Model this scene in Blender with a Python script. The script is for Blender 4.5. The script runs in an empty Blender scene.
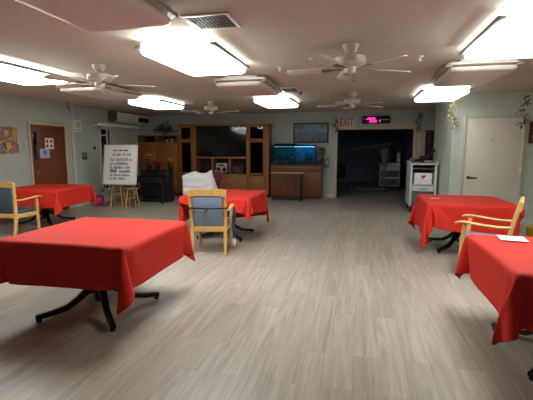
import bpy, bmesh, math, random
from mathutils import Vector, Matrix
random.seed(7)
PI = math.pi
sc = bpy.context.scene
COL = sc.collection

# ------------------------------------------------------------------ helpers
def lin(c):
    def f(v):
        v = v / 255.0
        return v / 12.92 if v <= .04045 else ((v + .055) / 1.055) ** 2.4
    return (f(c[0]), f(c[1]), f(c[2]), 1.0)

class B:
    """collects shapes into one bmesh"""
    def __init__(s): s.bm = bmesh.new()
    def box(s, x0, x1, y0, y1, z0, z1, bev=0.0, seg=2, mat=0):
        n0 = len(s.bm.verts)
        t = bmesh.new()
        bmesh.ops.create_cube(t, size=1.0)
        for v in t.verts:
            v.co = Vector(((x0 + x1) / 2 + v.co.x * (x1 - x0), (y0 + y1) / 2 + v.co.y * (y1 - y0), (z0 + z1) / 2 + v.co.z * (z1 - z0)))
        if bev > 0:
            bmesh.ops.bevel(t, geom=t.edges[:], offset=bev, segments=seg, affect='EDGES', profile=.5)
        s._add(t, mat); return s
    def _add(s, t, mat=0, M=None):
        if M is not None: bmesh.ops.transform(t, matrix=M, verts=t.verts[:])
        mp = {}
        for v in t.verts: mp[v] = s.bm.verts.new(v.co)
        for f in t.faces:
            try:
                g = s.bm.faces.new([mp[v] for v in f.verts]); g.material_index = mat
            except ValueError: pass
        t.free()
    def poly(s, pts, mat=0):
        f = s.bm.faces.new([s.bm.verts.new(p) for p in pts]); f.material_index = mat; return s
    def loft(s, rings, cap=True, mat=0, closed=True):
        R = [[s.bm.verts.new(p) for p in r] for r in rings]
        n = len(R[0])
        for a, b in zip(R[:-1], R[1:]):
            for i in range(n if closed else n - 1):
                j = (i + 1) % n
                f = s.bm.faces.new((a[i], a[j], b[j], b[i])); f.material_index = mat
        if cap and closed:
            s.bm.faces.new(list(reversed(R[0]))).material_index = mat
            s.bm.faces.new(R[-1]).material_index = mat
        return s
    def lathe(s, prof, c=(0, 0, 0), n=24, axis='z', mat=0):
        rings = []
        for r, h in prof:
            r = max(r, 1e-4)
            ring = []
            for k in range(n):
                a = 2 * PI * k / n
                p = (r * math.cos(a), r * math.sin(a), h)
                if axis == 'x': p = (p[2], p[0], p[1])
                if axis == 'y': p = (p[1], p[2], p[0])
                ring.append((c[0] + p[0], c[1] + p[1], c[2] + p[2]))
            rings.append(ring)
        return s.loft(rings, mat=mat)
    def sweep(s, path, w, d=None, round_=True, n=8, ref=(0, 0, 1), mat=0):
        """w, d : widths (number or list) across the path; elliptical or rectangular section"""
        d = w if d is None else d
        P = [Vector(p) for p in path]
        rings = []
        for i, p in enumerate(P):
            if i == 0: t = P[1] - P[0]
            elif i == len(P) - 1: t = P[-1] - P[-2]
            else: t = (P[i + 1] - P[i]).normalized() + (P[i] - P[i - 1]).normalized()
            t.normalize()
            rf = Vector(ref)
            if abs(t.dot(rf)) > .97: rf = Vector((0, 1, 0)) if abs(t.y) < .9 else Vector((1, 0, 0))
            a = t.cross(rf).normalized(); b = a.cross(t).normalized()
            ww = w[i] if isinstance(w, (list, tuple)) else w
            dd = d[i] if isinstance(d, (list, tuple)) else d
            if round_:
                ring = [p + a * (ww / 2 * math.cos(2 * PI * k / n)) + b * (dd / 2 * math.sin(2 * PI * k / n)) for k in range(n)]
            else:
                e = min(ww, dd) * .18
                q = [(-1, -1), (1, -1), (1, 1), (-1, 1)]
                ring = []
                for (u, v), (e1, e2) in zip(q, [((0, 1), (1, 0)), ((-1, 0), (0, 1)), ((0, -1), (-1, 0)), ((1, 0), (0, -1))]):
                    for ee in (e1, e2):
                        ring.append(p + a * (u * ww / 2 + ee[0] * e) + b * (v * dd / 2 + ee[1] * e))
            rings.append(ring)
        return s.loft(rings, mat=mat)
    def ball(s, c, r, sc_=(1, 1, 1), seg=16, mat=0):
        t = bmesh.new(); bmesh.ops.create_uvsphere(t, u_segments=seg, v_segments=max(6, seg // 2 + 2), radius=r)
        for v in t.verts: v.co = Vector((v.co.x * sc_[0] + c[0], v.co.y * sc_[1] + c[1], v.co.z * sc_[2] + c[2]))
        s._add(t, mat); return s
    def prism(s, outline, z0, z1, bev=0.0, mat=0, M=None):
        t = bmesh.new()
        f = t.faces.new([t.verts.new((x, y, z0)) for x, y in outline])
        r = bmesh.ops.extrude_face_region(t, geom=[f])
        for v in r['geom']:
            if isinstance(v, bmesh.types.BMVert): v.co.z = z1
        bmesh.ops.recalc_face_normals(t, faces=t.faces[:])
        if bev: bmesh.ops.bevel(t, geom=t.edges[:], offset=bev, segments=2, affect='EDGES', profile=.5)
        s._add(t, mat, M); return s

def obj(name, b, m, parent=None, smooth=40):
    bm = b.bm
    bmesh.ops.recalc_face_normals(bm, faces=bm.faces[:])
    me = bpy.data.meshes.new(name); bm.to_mesh(me); bm.free()
    for mm in (m if isinstance(m, (list, tuple)) else [m]): me.materials.append(mm)
    if smooth:
        for p in me.polygons: p.use_smooth = True
        try: me.set_sharp_from_angle(angle=math.radians(smooth))
        except Exception: pass
    o = bpy.data.objects.new(name, me); COL.objects.link(o)
    if parent is not None: o.parent = parent
    return o
def tag(o, label, cat, group=None):
    o['label'] = label; o['category'] = cat
    if group: o['group'] = group
    return o
def thing(name, label, cat, loc=(0, 0, 0), rz=0, group=None):
    o = bpy.data.objects.new(name, None); COL.objects.link(o)
    o.empty_display_size = .1
    o.location = loc; o.rotation_euler = (0, 0, rz)
    return tag(o, label, cat, group)
def struct(name, b, m, parent=None, smooth=30):
    o = obj(name, b, m, parent, smooth)
    if parent is None: o['kind'] = 'structure'
    return o
def dup(root, loc, rz, label, group=None):
    r = root.copy(); COL.objects.link(r); r.location = loc; r.rotation_euler = (0, 0, rz); r['label'] = label
    if group: r['group'] = group
    for ch in list(root.children):
        c = ch.copy(); COL.objects.link(c); c.parent = r
        for g in ch.children:
            d = g.copy(); COL.objects.link(d); d.parent = c
    return r
def rrect(x0, x1, y0, y1, r, n=5):
    pts = []
    for cx, cy, a0 in ((x1 - r, y0 + r, -90), (x1 - r, y1 - r, 0), (x0 + r, y1 - r, 90), (x0 + r, y0 + r, 180)):
        for k in range(n + 1):
            a = math.radians(a0 + 90 * k / n); pts.append((cx + r * math.cos(a), cy + r * math.sin(a)))
    return pts

# ------------------------------------------------------------------ materials
def mat(name, rgb, rough=.6, metal=0.0, spec=.5, noise=0.0, nscale=8.0, bump=0.0, bscale=60.0, stretch=None, coat=0.0, sheen=0.0, rgb2=None, emit=None, estr=0.0):
    m = bpy.data.materials.new(name); m.use_nodes = True
    nt = m.node_tree; p = nt.nodes['Principled BSDF']
    c = lin(rgb)
    p.inputs['Base Color'].default_value = c
    p.inputs['Roughness'].default_value = rough; p.inputs['Metallic'].default_value = metal
    p.inputs['Specular IOR Level'].default_value = spec
    if coat: p.inputs['Coat Weight'].default_value = coat; p.inputs['Coat Roughness'].default_value = .15
    if sheen: p.inputs['Sheen Weight'].default_value = sheen
    tc = nt.nodes.new('ShaderNodeTexCoord'); vec = tc.outputs['Object']
    if stretch:
        mp = nt.nodes.new('ShaderNodeMapping'); mp.inputs['Scale'].default_value = stretch
        nt.links.new(vec, mp.inputs['Vector']); vec = mp.outputs['Vector']
    if noise > 0 or rgb2:
        n = nt.nodes.new('ShaderNodeTexNoise'); n.inputs['Scale'].default_value = nscale; n.inputs['Detail'].default_value = 6
        nt.links.new(vec, n.inputs['Vector'])
        r = nt.nodes.new('ShaderNodeValToRGB'); r.color_ramp.elements[0].position = .3; r.color_ramp.elements[1].position = .7
        c2 = lin(rgb2) if rgb2 else tuple(min(1, v * (1 + noise)) for v in c[:3]) + (1,)
        c1 = c if rgb2 else tuple(v * (1 - noise) for v in c[:3]) + (1,)
        r.color_ramp.elements[0].color = c1; r.color_ramp.elements[1].color = c2
        nt.links.new(n.outputs['Fac'], r.inputs['Fac']); nt.links.new(r.outputs['Color'], p.inputs['Base Color'])
    if bump > 0:
        n2 = nt.nodes.new('ShaderNodeTexNoise'); n2.inputs['Scale'].default_value = bscale; n2.inputs['Detail'].default_value = 4
        nt.links.new(vec, n2.inputs['Vector'])
        bp = nt.nodes.new('ShaderNodeBump'); bp.inputs['Strength'].default_value = bump; bp.inputs['Distance'].default_value = .01
        nt.links.new(n2.outputs['Fac'], bp.inputs['Height']); nt.links.new(bp.outputs['Normal'], p.inputs['Normal'])
    if emit:
        p.inputs['Emission Color'].default_value = lin(emit); p.inputs['Emission Strength'].default_value = estr
    return m

def floor_mat():
    m = bpy.data.materials.new('plank_floor'); m.use_nodes = True; nt = m.node_tree; p = nt.nodes['Principled BSDF']
    L = nt.links.new
    tc = nt.nodes.new('ShaderNodeTexCoord')
    mp = nt.nodes.new('ShaderNodeMapping'); mp.inputs['Rotation'].default_value = (0, 0, PI / 2)
    L(tc.outputs['Object'], mp.inputs['Vector'])
    br = nt.nodes.new('ShaderNodeTexBrick'); br.offset = .37; br.offset_frequency = 2
    br.inputs['Scale'].default_value = 1; br.inputs['Brick Width'].default_value = 1.22; br.inputs['Row Height'].default_value = .18
    br.inputs['Mortar Size'].default_value = .0009; br.inputs['Mortar Smooth'].default_value = .3
    br.inputs['Color1'].default_value = (0, 0, 0, 1); br.inputs['Color2'].default_value = (1, 1, 1, 1); br.inputs['Mortar'].default_value = (.5, .5, .5, 1)
    L(mp.outputs['Vector'], br.inputs['Vector'])
    # grain, stretched along y, shifted per plank
    g = nt.nodes.new('ShaderNodeMapping'); g.inputs['Scale'].default_value = (13, .8, 1)
    L(tc.outputs['Object'], g.inputs['Vector'])
    off = nt.nodes.new('ShaderNodeVectorMath'); off.operation = 'ADD'
    L(g.outputs['Vector'], off.inputs[0])
    sc_ = nt.nodes.new('ShaderNodeVectorMath'); sc_.operation = 'SCALE'; sc_.inputs['Scale'].default_value = 13.0
    L(br.outputs['Color'], sc_.inputs[0]); L(sc_.outputs['Vector'], off.inputs[1])
    n = nt.nodes.new('ShaderNodeTexNoise'); n.inputs['Scale'].default_value = 1.0; n.inputs['Detail'].default_value = 7; n.inputs['Roughness'].default_value = .62; n.inputs['Distortion'].default_value = 1.6
    L(off.outputs['Vector'], n.inputs['Vector'])
    r = nt.nodes.new('ShaderNodeValToRGB')
    e = r.color_ramp.elements; e[0].position = .30; e[0].color = lin(FLOOR_DARK); e[1].position = .72; e[1].color = lin(FLOOR_LIGHT)
    L(n.outputs['Fac'], r.inputs['Fac'])
    mx = nt.nodes.new('ShaderNodeMix'); mx.data_type = 'RGBA'; mx.blend_type = 'MULTIPLY'; mx.inputs[0].default_value = 1
    pr = nt.nodes.new('ShaderNodeValToRGB'); pr.color_ramp.elements[0].color = (.86, .85, .84, 1); pr.color_ramp.elements[1].color = (1, 1, 1, 1)
    L(br.outputs['Color'], pr.inputs['Fac'])
    L(r.outputs['Color'], mx.inputs[6]); L(pr.outputs['Color'], mx.inputs[7])
    m2 = nt.nodes.new('ShaderNodeMix'); m2.data_type = 'RGBA'; m2.blend_type = 'MULTIPLY'
    L(br.outputs['Fac'], m2.inputs[0]); L(mx.outputs[2], m2.inputs[6]); m2.inputs[7].default_value = (.4, .36, .32, 1)
    L(m2.outputs[2], p.inputs['Base Color'])
    p.inputs['Roughness'].default_value = .38; p.inputs['Specular IOR Level'].default_value = .5
    bp = nt.nodes.new('ShaderNodeBump'); bp.inputs['Strength'].default_value = .12; bp.inputs['Distance'].default_value = .004
    L(n.outputs['Fac'], bp.inputs['Height']); L(bp.outputs['Normal'], p.inputs['Normal'])
    return m

def block_mat(rgb):
    m = mat('painted_block', rgb, .55, bump=0)
    nt = m.node_tree; p = nt.nodes['Principled BSDF']
    tc = nt.nodes.new('ShaderNodeTexCoord'); sp = nt.nodes.new('ShaderNodeSeparateXYZ'); cb = nt.nodes.new('ShaderNodeCombineXYZ')
    ad = nt.nodes.new('ShaderNodeMath'); ad.operation = 'ADD'
    nt.links.new(tc.outputs['Object'], sp.inputs[0]); nt.links.new(sp.outputs['X'], ad.inputs[0]); nt.links.new(sp.outputs['Y'], ad.inputs[1])
    nt.links.new(ad.outputs[0], cb.inputs[0]); nt.links.new(sp.outputs['Z'], cb.inputs[1])
    br = nt.nodes.new('ShaderNodeTexBrick'); br.inputs['Scale'].default_value = 1; br.inputs['Brick Width'].default_value = .4; br.inputs['Row Height'].default_value = .2
    br.inputs['Mortar Size'].default_value = .008; br.inputs['Mortar Smooth'].default_value = .6
    nt.links.new(cb.outputs[0], br.inputs['Vector'])
    inv = nt.nodes.new('ShaderNodeMath'); inv.operation = 'SUBTRACT'; inv.inputs[0].default_value = 1; nt.links.new(br.outputs['Fac'], inv.inputs[1])
    bp = nt.nodes.new('ShaderNodeBump'); bp.inputs['Strength'].default_value = .8; bp.inputs['Distance'].default_value = .006
    nt.links.new(inv.outputs[0], bp.inputs['Height']); nt.links.new(bp.outputs['Normal'], p.inputs['Normal'])
    return m

def patch_mat(name, cols, scale=6, rough=.7, kind='voronoi', stretch=(1, 1, 1)):
    """surface of irregular colour patches (pictures, book rows)"""
    m = bpy.data.materials.new(name); m.use_nodes = True; nt = m.node_tree; p = nt.nodes['Principled BSDF']
    tc = nt.nodes.new('ShaderNodeTexCoord'); mp = nt.nodes.new('ShaderNodeMapping'); mp.inputs['Scale'].default_value = stretch
    nt.links.new(tc.outputs['Object'], mp.inputs['Vector'])
    n = nt.nodes.new('ShaderNodeTexNoise'); n.inputs['Scale'].default_value = scale; n.inputs['Detail'].default_value = 2; n.inputs['Distortion'].default_value = .6
    nt.links.new(mp.outputs['Vector'], n.inputs['Vector'])
    r = nt.nodes.new('ShaderNodeValToRGB'); r.color_ramp.interpolation = 'CONSTANT'
    k = len(cols); e = r.color_ramp.elements
    while len(e) < k: e.new(.5)
    for i, c in enumerate(cols):
        e[i].position = 0 if i == 0 else .32 + .36 * i / k; e[i].color = lin(c)
    nt.links.new(n.outputs['Fac'], r.inputs['Fac']); nt.links.new(r.outputs['Color'], p.inputs['Base Color'])
    p.inputs['Roughness'].default_value = rough
    return m

def glass_mat(name, rgb=(230, 240, 240), alpha=.12, rough=.03):
    m = bpy.data.materials.new(name); m.use_nodes = True; nt = m.node_tree
    out = nt.nodes['Material Output']; nt.nodes.remove(nt.nodes['Principled BSDF'])
    t = nt.nodes.new('ShaderNodeBsdfTransparent'); t.inputs[0].default_value = lin(rgb)
    g = nt.nodes.new('ShaderNodeBsdfGlossy'); g.inputs['Roughness'].default_value = rough; g.inputs[0].default_value = (.8, .8, .8, 1)
    mx = nt.nodes.new('ShaderNodeMixShader'); mx.inputs[0].default_value = alpha
    nt.links.new(t.outputs[0], mx.inputs[1]); nt.links.new(g.outputs[0], mx.inputs[2]); nt.links.new(mx.outputs[0], out.inputs[0])
    return m

FLOOR_DARK = (150, 138, 125); FLOOR_LIGHT = (186, 178, 165)
M = {}
M['floor'] = floor_mat()
M['ceiling'] = mat('ceiling_paint', (200, 192, 178), .9, spec=.2, noise=.03, nscale=2, bump=.15, bscale=120)
M['wall'] = mat('wall_paint', (184, 190, 182), .7, spec=.3, noise=.02, nscale=3)
M['block'] = block_mat((200, 207, 196))
M['wall_blue'] = mat('wall_paint_cool', (200, 214, 214), .6, spec=.3, noise=.02, nscale=3)
M['wall_night_tint'] = mat('corridor_night_tint', (150, 156, 186), .6, noise=.03)  # dim bluish night light of the corridor is put into this wall colour
M['trim'] = mat('cream_trim', (206, 190, 160), .5, noise=.03)
M['base'] = mat('white_baseboard', (205, 205, 196), .5, noise=.03)
M['white_door'] = mat('offwhite_door', (226, 220, 202), .45, noise=.02, nscale=4)
M['wood_door'] = mat('brown_door_wood', (104, 52, 26), .4, rgb2=(128, 68, 36), nscale=3, stretch=(9, 9, .8))
M['cab_wood'] = mat('cabinet_oak', (136, 84, 36), .45, rgb2=(164, 106, 50), nscale=3, stretch=(8, 8, .8))
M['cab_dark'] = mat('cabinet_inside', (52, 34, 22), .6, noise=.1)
M['stand_wood'] = mat('stand_wood', (104, 58, 34), .45, rgb2=(124, 70, 42), nscale=3, stretch=(8, 8, .8))
M['chair_wood'] = mat('honey_oak', (204, 156, 88), .42, rgb2=(222, 180, 108), nscale=4, stretch=(10, 10, 1.2))
M['chair_blue'] = mat('blue_vinyl', (122, 138, 160), .55, noise=.08, nscale=30, bump=.1, bscale=200)
M['chair_dark'] = mat('slate_vinyl', (62, 76, 88), .55, noise=.08, nscale=30, bump=.1, bscale=200)
M['red'] = mat('red_cloth', (208, 42, 25), .75, spec=.35, noise=.05, nscale=90, bump=.12, bscale=400)
M['black'] = mat('black_metal', (18, 17, 17), .4, metal=.3, noise=.1)
M['black_gloss'] = mat('black_gloss', (8, 8, 9), .12, noise=.05)
M['black_soft'] = mat('black_soft', (20, 20, 22), .8, noise=.1)
M['white_metal'] = mat('white_enamel', (222, 218, 208), .35, noise=.02)
M['fan_white'] = mat('fan_white', (214, 206, 190), .4, noise=.03)
M['brass'] = mat('brushed_metal', (150, 136, 110), .3, metal=.9, noise=.05)
M['steel'] = mat('steel', (150, 150, 150), .3, metal=.9, noise=.05)
M['lens_off'] = mat('acrylic_lens_unlit', (226, 214, 206), .3, noise=.02)
M['rail'] = mat('light_rail', (150, 144, 136), .4, noise=.02)
def lamp(name, strength, rgb=(244, 250, 250)):
    m = mat(name, (240, 240, 235), .3, noise=.01); p = m.node_tree.nodes['Principled BSDF']
    p.inputs['Emission Color'].default_value = lin(rgb); p.inputs['Emission Strength'].default_value = strength
    return m
LAMP = 21.0
M['lens_on'] = lamp('acrylic_lens_lit', LAMP)
M['lens_side'] = lamp('acrylic_side_lit', 3.0)
M['lens_back'] = lamp('acrylic_lens_lit_rear', LAMP * .24)
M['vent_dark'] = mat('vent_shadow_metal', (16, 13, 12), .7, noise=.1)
M['vent_slat'] = mat('vent_slat', (96, 88, 80), .6, noise=.04)
M['board'] = mat('whiteboard', (244, 244, 238), .3, noise=.01)
M['ink'] = mat('board_ink', (52, 52, 66), .6, noise=.05)
M['paper'] = mat('paper', (236, 234, 228), .7, noise=.01)
M['pink_ball'] = mat('pink_rubber', (176, 40, 104), .35, noise=.05)
M['sheet'] = mat('white_sheet', (214, 214, 212), .8, noise=.02, bump=.1, bscale=40, sheen=.2)
M['maroon'] = mat('maroon_cloth', (96, 16, 40), .8, noise=.1, nscale=20, sheen=.2)
M['navy'] = mat('navy_cloth', (22, 26, 52), .85, rgb2=(56, 74, 120), nscale=14)
M['yellow'] = mat('yellow_plastic', (226, 176, 24), .4, noise=.05)
M['cart'] = mat('cart_grey', (206, 208, 204), .45, noise=.04)
M['cart_dark'] = mat('cart_grey_dark', (92, 94, 94), .5, noise=.06)
M['ac_white'] = mat('ac_white', (236, 234, 226), .45, noise=.02)
M['blind'] = mat('vertical_blind', (170, 168, 160), .7, noise=.06, nscale=10, stretch=(1, 14, .3))
M['leaf'] = mat('leaf_green', (48, 66, 40), .6, rgb2=(92, 104, 62), nscale=9)
M['leaf_pale'] = mat('leaf_pale', (150, 146, 96), .6, rgb2=(196, 184, 128), nscale=9)
M['leaf_olive'] = mat('leaf_olive', (84, 82, 50), .6, rgb2=(120, 112, 70), nscale=9)
M['pink_petal'] = mat('pink_petal', (226, 50, 140), .6, rgb2=(240, 110, 180), nscale=12)
M['yellow_petal'] = mat('yellow_petal', (240, 200, 40), .6, rgb2=(250, 220, 90), nscale=12)
M['piano'] = mat('piano_black', (24, 26, 30), .35, noise=.1)
M['glass'] = glass_mat('cabinet_glass', (190, 190, 190), .014)
M['screen'] = mat('tv_screen', (6, 6, 7), .08, spec=.5, noise=.02)
M['tank_glass'] = glass_mat('tank_glass', (205, 228, 232), .05)
M['exit_red'] = mat('exit_letters', (150, 22, 26), .5, emit=(200, 20, 20), estr=.03, noise=.02)
M['red_ink'] = mat('red_ink', (176, 50, 60), .6, noise=.02)
M['blue_ink'] = mat('blue_ink', (80, 92, 160), .6, noise=.05)
M['led'] = mat('led_pink', (255, 60, 180), .5, emit=(255, 50, 170), estr=3.0, noise=.01)
M['frame_dark'] = mat('dark_frame', (66, 34, 22), .4, noise=.1)
M['ceramic'] = mat('ceramic', (190, 186, 178), .4, noise=.04)
M['grey_plastic'] = mat('grey_plastic', (120, 120, 118), .5, noise=.04)
M['dusk'] = mat('window_pane', (26, 30, 34), .08, noise=.1)

# ------------------------------------------------------------------ room shell
LX, RX, BY, FY, CH = -7.3, 5.0, 12.5, -8.0, 2.66
DX0, DX1, DH = -0.68, 1.53, 2.11      # the wide doorway in the back wall
CY = 19.0                              # end of the corridor beyond
struct('floor', B().box(LX - .2, RX + .2, FY - .2, CY + .2, -.1, 0), M['floor'])
struct('ceiling', B().box(LX - .2, RX + .2, FY - .2, BY + .2, CH, CH + .1), M['ceiling'])
struct('wall_left', B().box(LX - .15, LX, FY, BY, 0, CH), M['wall'])
b = B().box(LX - .15, DX0, BY, BY + .15, 0, CH).box(DX0, DX1, BY, BY + .15, DH, CH).box(DX1, 2.75, BY, BY + .15, 0, CH)
struct('wall_back', b, M['wall'])
struct('wall_rear', B().box(LX - .15, RX + .15, FY - .15, FY, 0, CH), mat('rear_wall_paint', (120, 118, 112), .8, noise=.03))
struct('wall_east', B().box(RX, RX + .15, FY, 9.0, 0, CH), M['wall'])
struct('wall_right', B().box(1.86, RX + .15, 9.0, 11.05, 0, CH), [M['block']])
struct('wall_recess', B().box(2.6, 2.75, 11.05, BY, 0, CH), M['wall'])
# corridor
struct('wall_corridor_left', B().box(DX0 - .45, DX0 - .3, BY + .15, CY, 0, CH), M['wall_night_tint'])
struct('wall_corridor_right', B().box(DX1 + .3, DX1 + .45, BY + .15, CY, 0, CH), M['wall_night_tint'])
struct('wall_corridor_end', B().box(DX0 - .45, DX1 + .45, CY, CY + .15, 0, CH), M['wall_night_tint'])
struct('ceiling_corridor', B().box(DX0 - .45, DX1 + .45, BY + .15, CY + .15, CH - .1, CH), M['ceiling'])
# baseboards
struct('baseboard_left', B().box(LX, LX + .015, 8.95, BY, 0, .11, .004), M['base'])
struct('baseboard_back', B().box(-1.08, DX0 - .1, BY - .015, BY, 0, .11, .004), M['base'])
struct('baseboard_right', B().box(1.86, 2.03, 8.985, 9.0, 0, .11, .004).box(3.2, RX, 8.985, 9.0, 0, .11, .004), M['base'])
# doorway trim
b = B().box(DX0 - .1, DX0, BY - .03, BY + .15, 0, DH + .08, .006).box(DX1, DX1 + .1, BY - .03, BY + .15, 0, DH + .08, .006).box(DX0, DX1, BY - .03, BY + .15, DH, DH + .08, .006)
struct('trim_doorway', b, M['trim'])
# conduit-like post on the left wall and its small brown bracket at the ceiling
struct('trim_post', B().box(LX, LX + .05, 8.93, 9.03, 0, CH, .008), M['base'])
struct('trim_recess', B().box(1.66, 1.76, BY - .04, BY, 0, 2.2, .006), M['trim'])
t = thing('ceiling_hook', 'small brown hook hanging from the ceiling above the wooden door', 'hook', (-7.0, 8.5, CH))
obj('plate', B().lathe([(.03, -.012), (.035, 0)], n=16), M['frame_dark'], t)
obj('stem', B().sweep([(0, 0, -.01), (.01, .0, -.1), (.04, 0, -.16), (.09, 0, -.17)], .022), M['frame_dark'], t)

# left wooden door (on the left wall, faces +x)
t = bpy.data.objects.new('door_1', None); COL.objects.link(t); t.location = (LX, 8.13, 0); t['kind'] = 'structure'
y0, y1, h = -.56, .56, 2.11
b = B().box(.001, .035, y0 + .03, y1 - .03, .01, h - .03, .004)
obj('door_leaf', b, M['wood_door'], t)
obj('door_frame', B().box(0, .05, y0 - .02, y0 + .02, 0, h + .05, .005).box(0, .05, y1 - .02, y1 + .06, 0, h + .05, .005).box(0, .05, y0 + .02, y1 - .02, h - .02, h + .05, .005), M['trim'], t)
obj('window_pane', B().box(.03, .038, y0 + .08, y0 + .19, 1.28, 1.93, .002), M['dusk'], t)
hd = obj('door_handle', B().lathe([(.03, .035), (.03, .045)], (0, 0, 0), 16, 'x').sweep([(.04, 0, 0), (.085, 0, 0), (.085, -.11, 0)], .02), M['brass'], t)
hd.location = (0, y0 + .16, 1.0)
obj('door_hinge', B().box(.03, .058, y1 - .06, y1 - .01, 1.6, 1.7, .004).box(.03, .058, y1 - .06, y1 - .01, .3, .4, .004), M['steel'], t)

# white door on the right-hand wall (faces the camera)
t = bpy.data.objects.new('door_2', None); COL.objects.link(t); t.location = (2.64, 9.0, 0); t['kind'] = 'structure'
hw, h = .52, 2.17
obj('door_leaf', B().box(-hw, hw, -.035, -.001, .01, h, .004), M['white_door'], t)
obj('door_frame', B().box(-hw - .05, -hw + .003, -.05, 0, 0, h + .05, .006).box(hw - .003, hw + .05, -.05, 0, 0, h + .05, .006).box(-hw + .003, hw - .003, -.05, 0, h - .004, h + .05, .006), mat('pale_door_frame', (196, 194, 182), .5, noise=.03), t)
b = B().lathe([(.034, -.05), (.034, -.035)], (0, 0, 0), 20, 'y').sweep([(0, -.04, 0), (0, -.095, 0), (.02, -.1, 0), (.15, -.1, -.005)], [.03, .03, .034, .028])
hd = obj('lever_handle', b, mat('bronze_handle', (92, 82, 66), .3, metal=.8, noise=.05), t); hd.location = (-hw + .09, 0, .95)
for z in (.3, 1.12, 1.93):
    obj('hinge', B().lathe([(.014, -.06), (.014, .06)], (hw + .004, -.052, z), 10).box(hw - .03, hw + .035, -.052, -.046, z - .055, z + .055), M['white_metal'], t)
obj('viewer', B().lathe([(.012, -.04), (.016, -.035)], (-.02, 0, 1.72), 12, 'y'), M['steel'], t)

# window with blinds on the left wall
t = bpy.data.objects.new('window_1', None); COL.objects.link(t); t.location = (LX, 11.1, 0); t['kind'] = 'structure'
obj('window_frame', B().box(0, .04, -1.05, -.98, .3, 2.16, .004).box(0, .04, .9, .97, .3, 2.16, .004).box(0, .04, -1.05, .97, 2.1, 2.16, .004).box(0, .04, -1.05, .97, .3, .37, .004).box(0, .04, -.72, -.67, .37, 2.1, .004).box(0.002, .035, -.98, -.72, 1.9, 1.95, .003), M['base'], t)
obj('window_pane', B().box(.004, .012, -.98, .9, .37, 2.1), M['dusk'], t)
t = thing('vertical_blind', 'grey vertical slat blind covering the window behind the whiteboard', 'blind', (LX + .1, 11.15, 0))
obj('head_rail', B().box(-.03, .03, -1.0, .74, 2.13, 2.16, .004), M['base'], t)
b = B()
for k in range(16):
    y = -.68 + k * .092; q = .03 if k % 2 else .018
    b.poly([(-q, y - .036, .25), (q, y + .036, .25), (q, y + .036, 2.125), (-q, y - .036, 2.125)])
o = obj('slats', b, M['blind'], t, smooth=0)
md = o.modifiers.new('thick', 'SOLIDIFY'); md.thickness = .003
t = thing('curtain_valance', 'pale boxed valance ledge above the blind on the left wall', 'valance', (LX, 10.9, 2.2))
obj('board', B().box(.001, .22, -1.15, 1.0, -.03, 0, .004), M['ac_white'], t)
obj('face', B().box(.2, .22, -1.15, 1.0, 0.001, .055, .004), M['ac_white'], t)

# air conditioner on the left wall
t = thing('air_conditioner', 'long white wall air conditioner above the window blind', 'air conditioner', (LX, 11.55, 2.33))
prof = [(0.001, 0), (.2, 0), (.3, .06), (.3, .27), (.26, .3), (0.001, .3)]
b = B(); b.loft([[(x, -1.0, z) for x, z in prof], [(x, .86, z) for x, z in prof]])
obj('body', b, M['ac_white'], t, 25)
b = B().box(.298, .306, .15, .8, .05, .2, .003)
g = obj('outlet', b, M['vent_dark'], t)
b = B()
for k in range(6): b.box(.305, .312, .17, .78, .065 + k * .022, .073 + k * .022)
obj('louver', b, M['cart_dark'], g)
obj('end_cap', B().loft([[(x * 1.0 + .004, -1.03, z) for x, z in prof], [(x + .004, -1.001, z) for x, z in prof]]), M['cart_dark'], t)

# ------------------------------------------------------------------ ceiling lights
LW, LL = .76, 1.3
def make_light(label, lit, loc, group):
    t = thing('ceiling_light', label, 'light', loc, 0, group)
    obj('housing', B().box(-LW / 2 + .12, LW / 2 - .12, -LL / 2 + .1, LL / 2 - .1, -.03, 0, .004), M['white_metal'], t)
    up = M[lit] if lit else M['lens_off']
    sd = M['lens_side'] if lit else M['lens_off']
    o = obj('side_diffuser', B().prism(rrect(-LW / 2 - .03, LW / 2 + .03, -LL / 2 + .06, LL / 2 - .06, .05), -.065, -.031, .006), sd, t)
    for s in (-1, 1): obj('rail', B().box(s * (LW / 2 + .02) - .035, s * (LW / 2 + .02) + .035, -LL / 2 + .03, LL / 2 - .03, -.1, -.066, .004), M['rail'], t)
    rings = []
    for z, ins in ((-.101, .03), (-.105, 0.0), (-.13, 0.0), (-.148, .012), (-.158, .04), (-.162, .09)):
        rings.append([(x, y, z) for x, y in rrect(-LW / 2 + ins, LW / 2 - ins, -LL / 2 + ins, LL / 2 - ins, .07)])
    obj('lens', B().loft(rings), up, t, 50)
    return t
rows = {'L': -4.6, 'C': -1.83, 'R': 1.45}
ys = [2.35, 4.4, 6.55, 8.85]
yl = [2.4, 4.55, 6.5, 8.55]
yr = [2.1, 4.2, 6.1, 8.3]
make_light('unlit ceiling light nearest the camera, pinkish lens against the ceiling', None, (rows['C'], ys[0], CH), 'ceiling fluorescent fixtures')
make_light('large lit ceiling light beside the slatted air vent', 'lens_on', (rows['C'], ys[1], CH), 'ceiling fluorescent fixtures')
make_light('unlit ceiling light between two lit ones in the middle row', None, (rows['C'], ys[2], CH), 'ceiling fluorescent fixtures')
make_light('lit ceiling light farthest back in the middle row, near the aquarium', 'lens_back', (rows['C'], ys[3], CH), 'ceiling fluorescent fixtures')
make_light('lit ceiling light above the left red table and wooden door', 'lens_on', (rows['L'], yl[1], CH), 'ceiling fluorescent fixtures')
make_light('unlit ceiling light behind the blades of the left front fan', None, (rows['L'], yl[2], CH), 'ceiling fluorescent fixtures')
make_light('lit ceiling light in front of the white air conditioner', 'lens_back', (rows['L'], yl[3], CH), 'ceiling fluorescent fixtures')
make_light('large lit ceiling light nearest the camera in the row by the white door', 'lens_on', (rows['R'], yr[1], CH), 'ceiling fluorescent fixtures')
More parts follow.
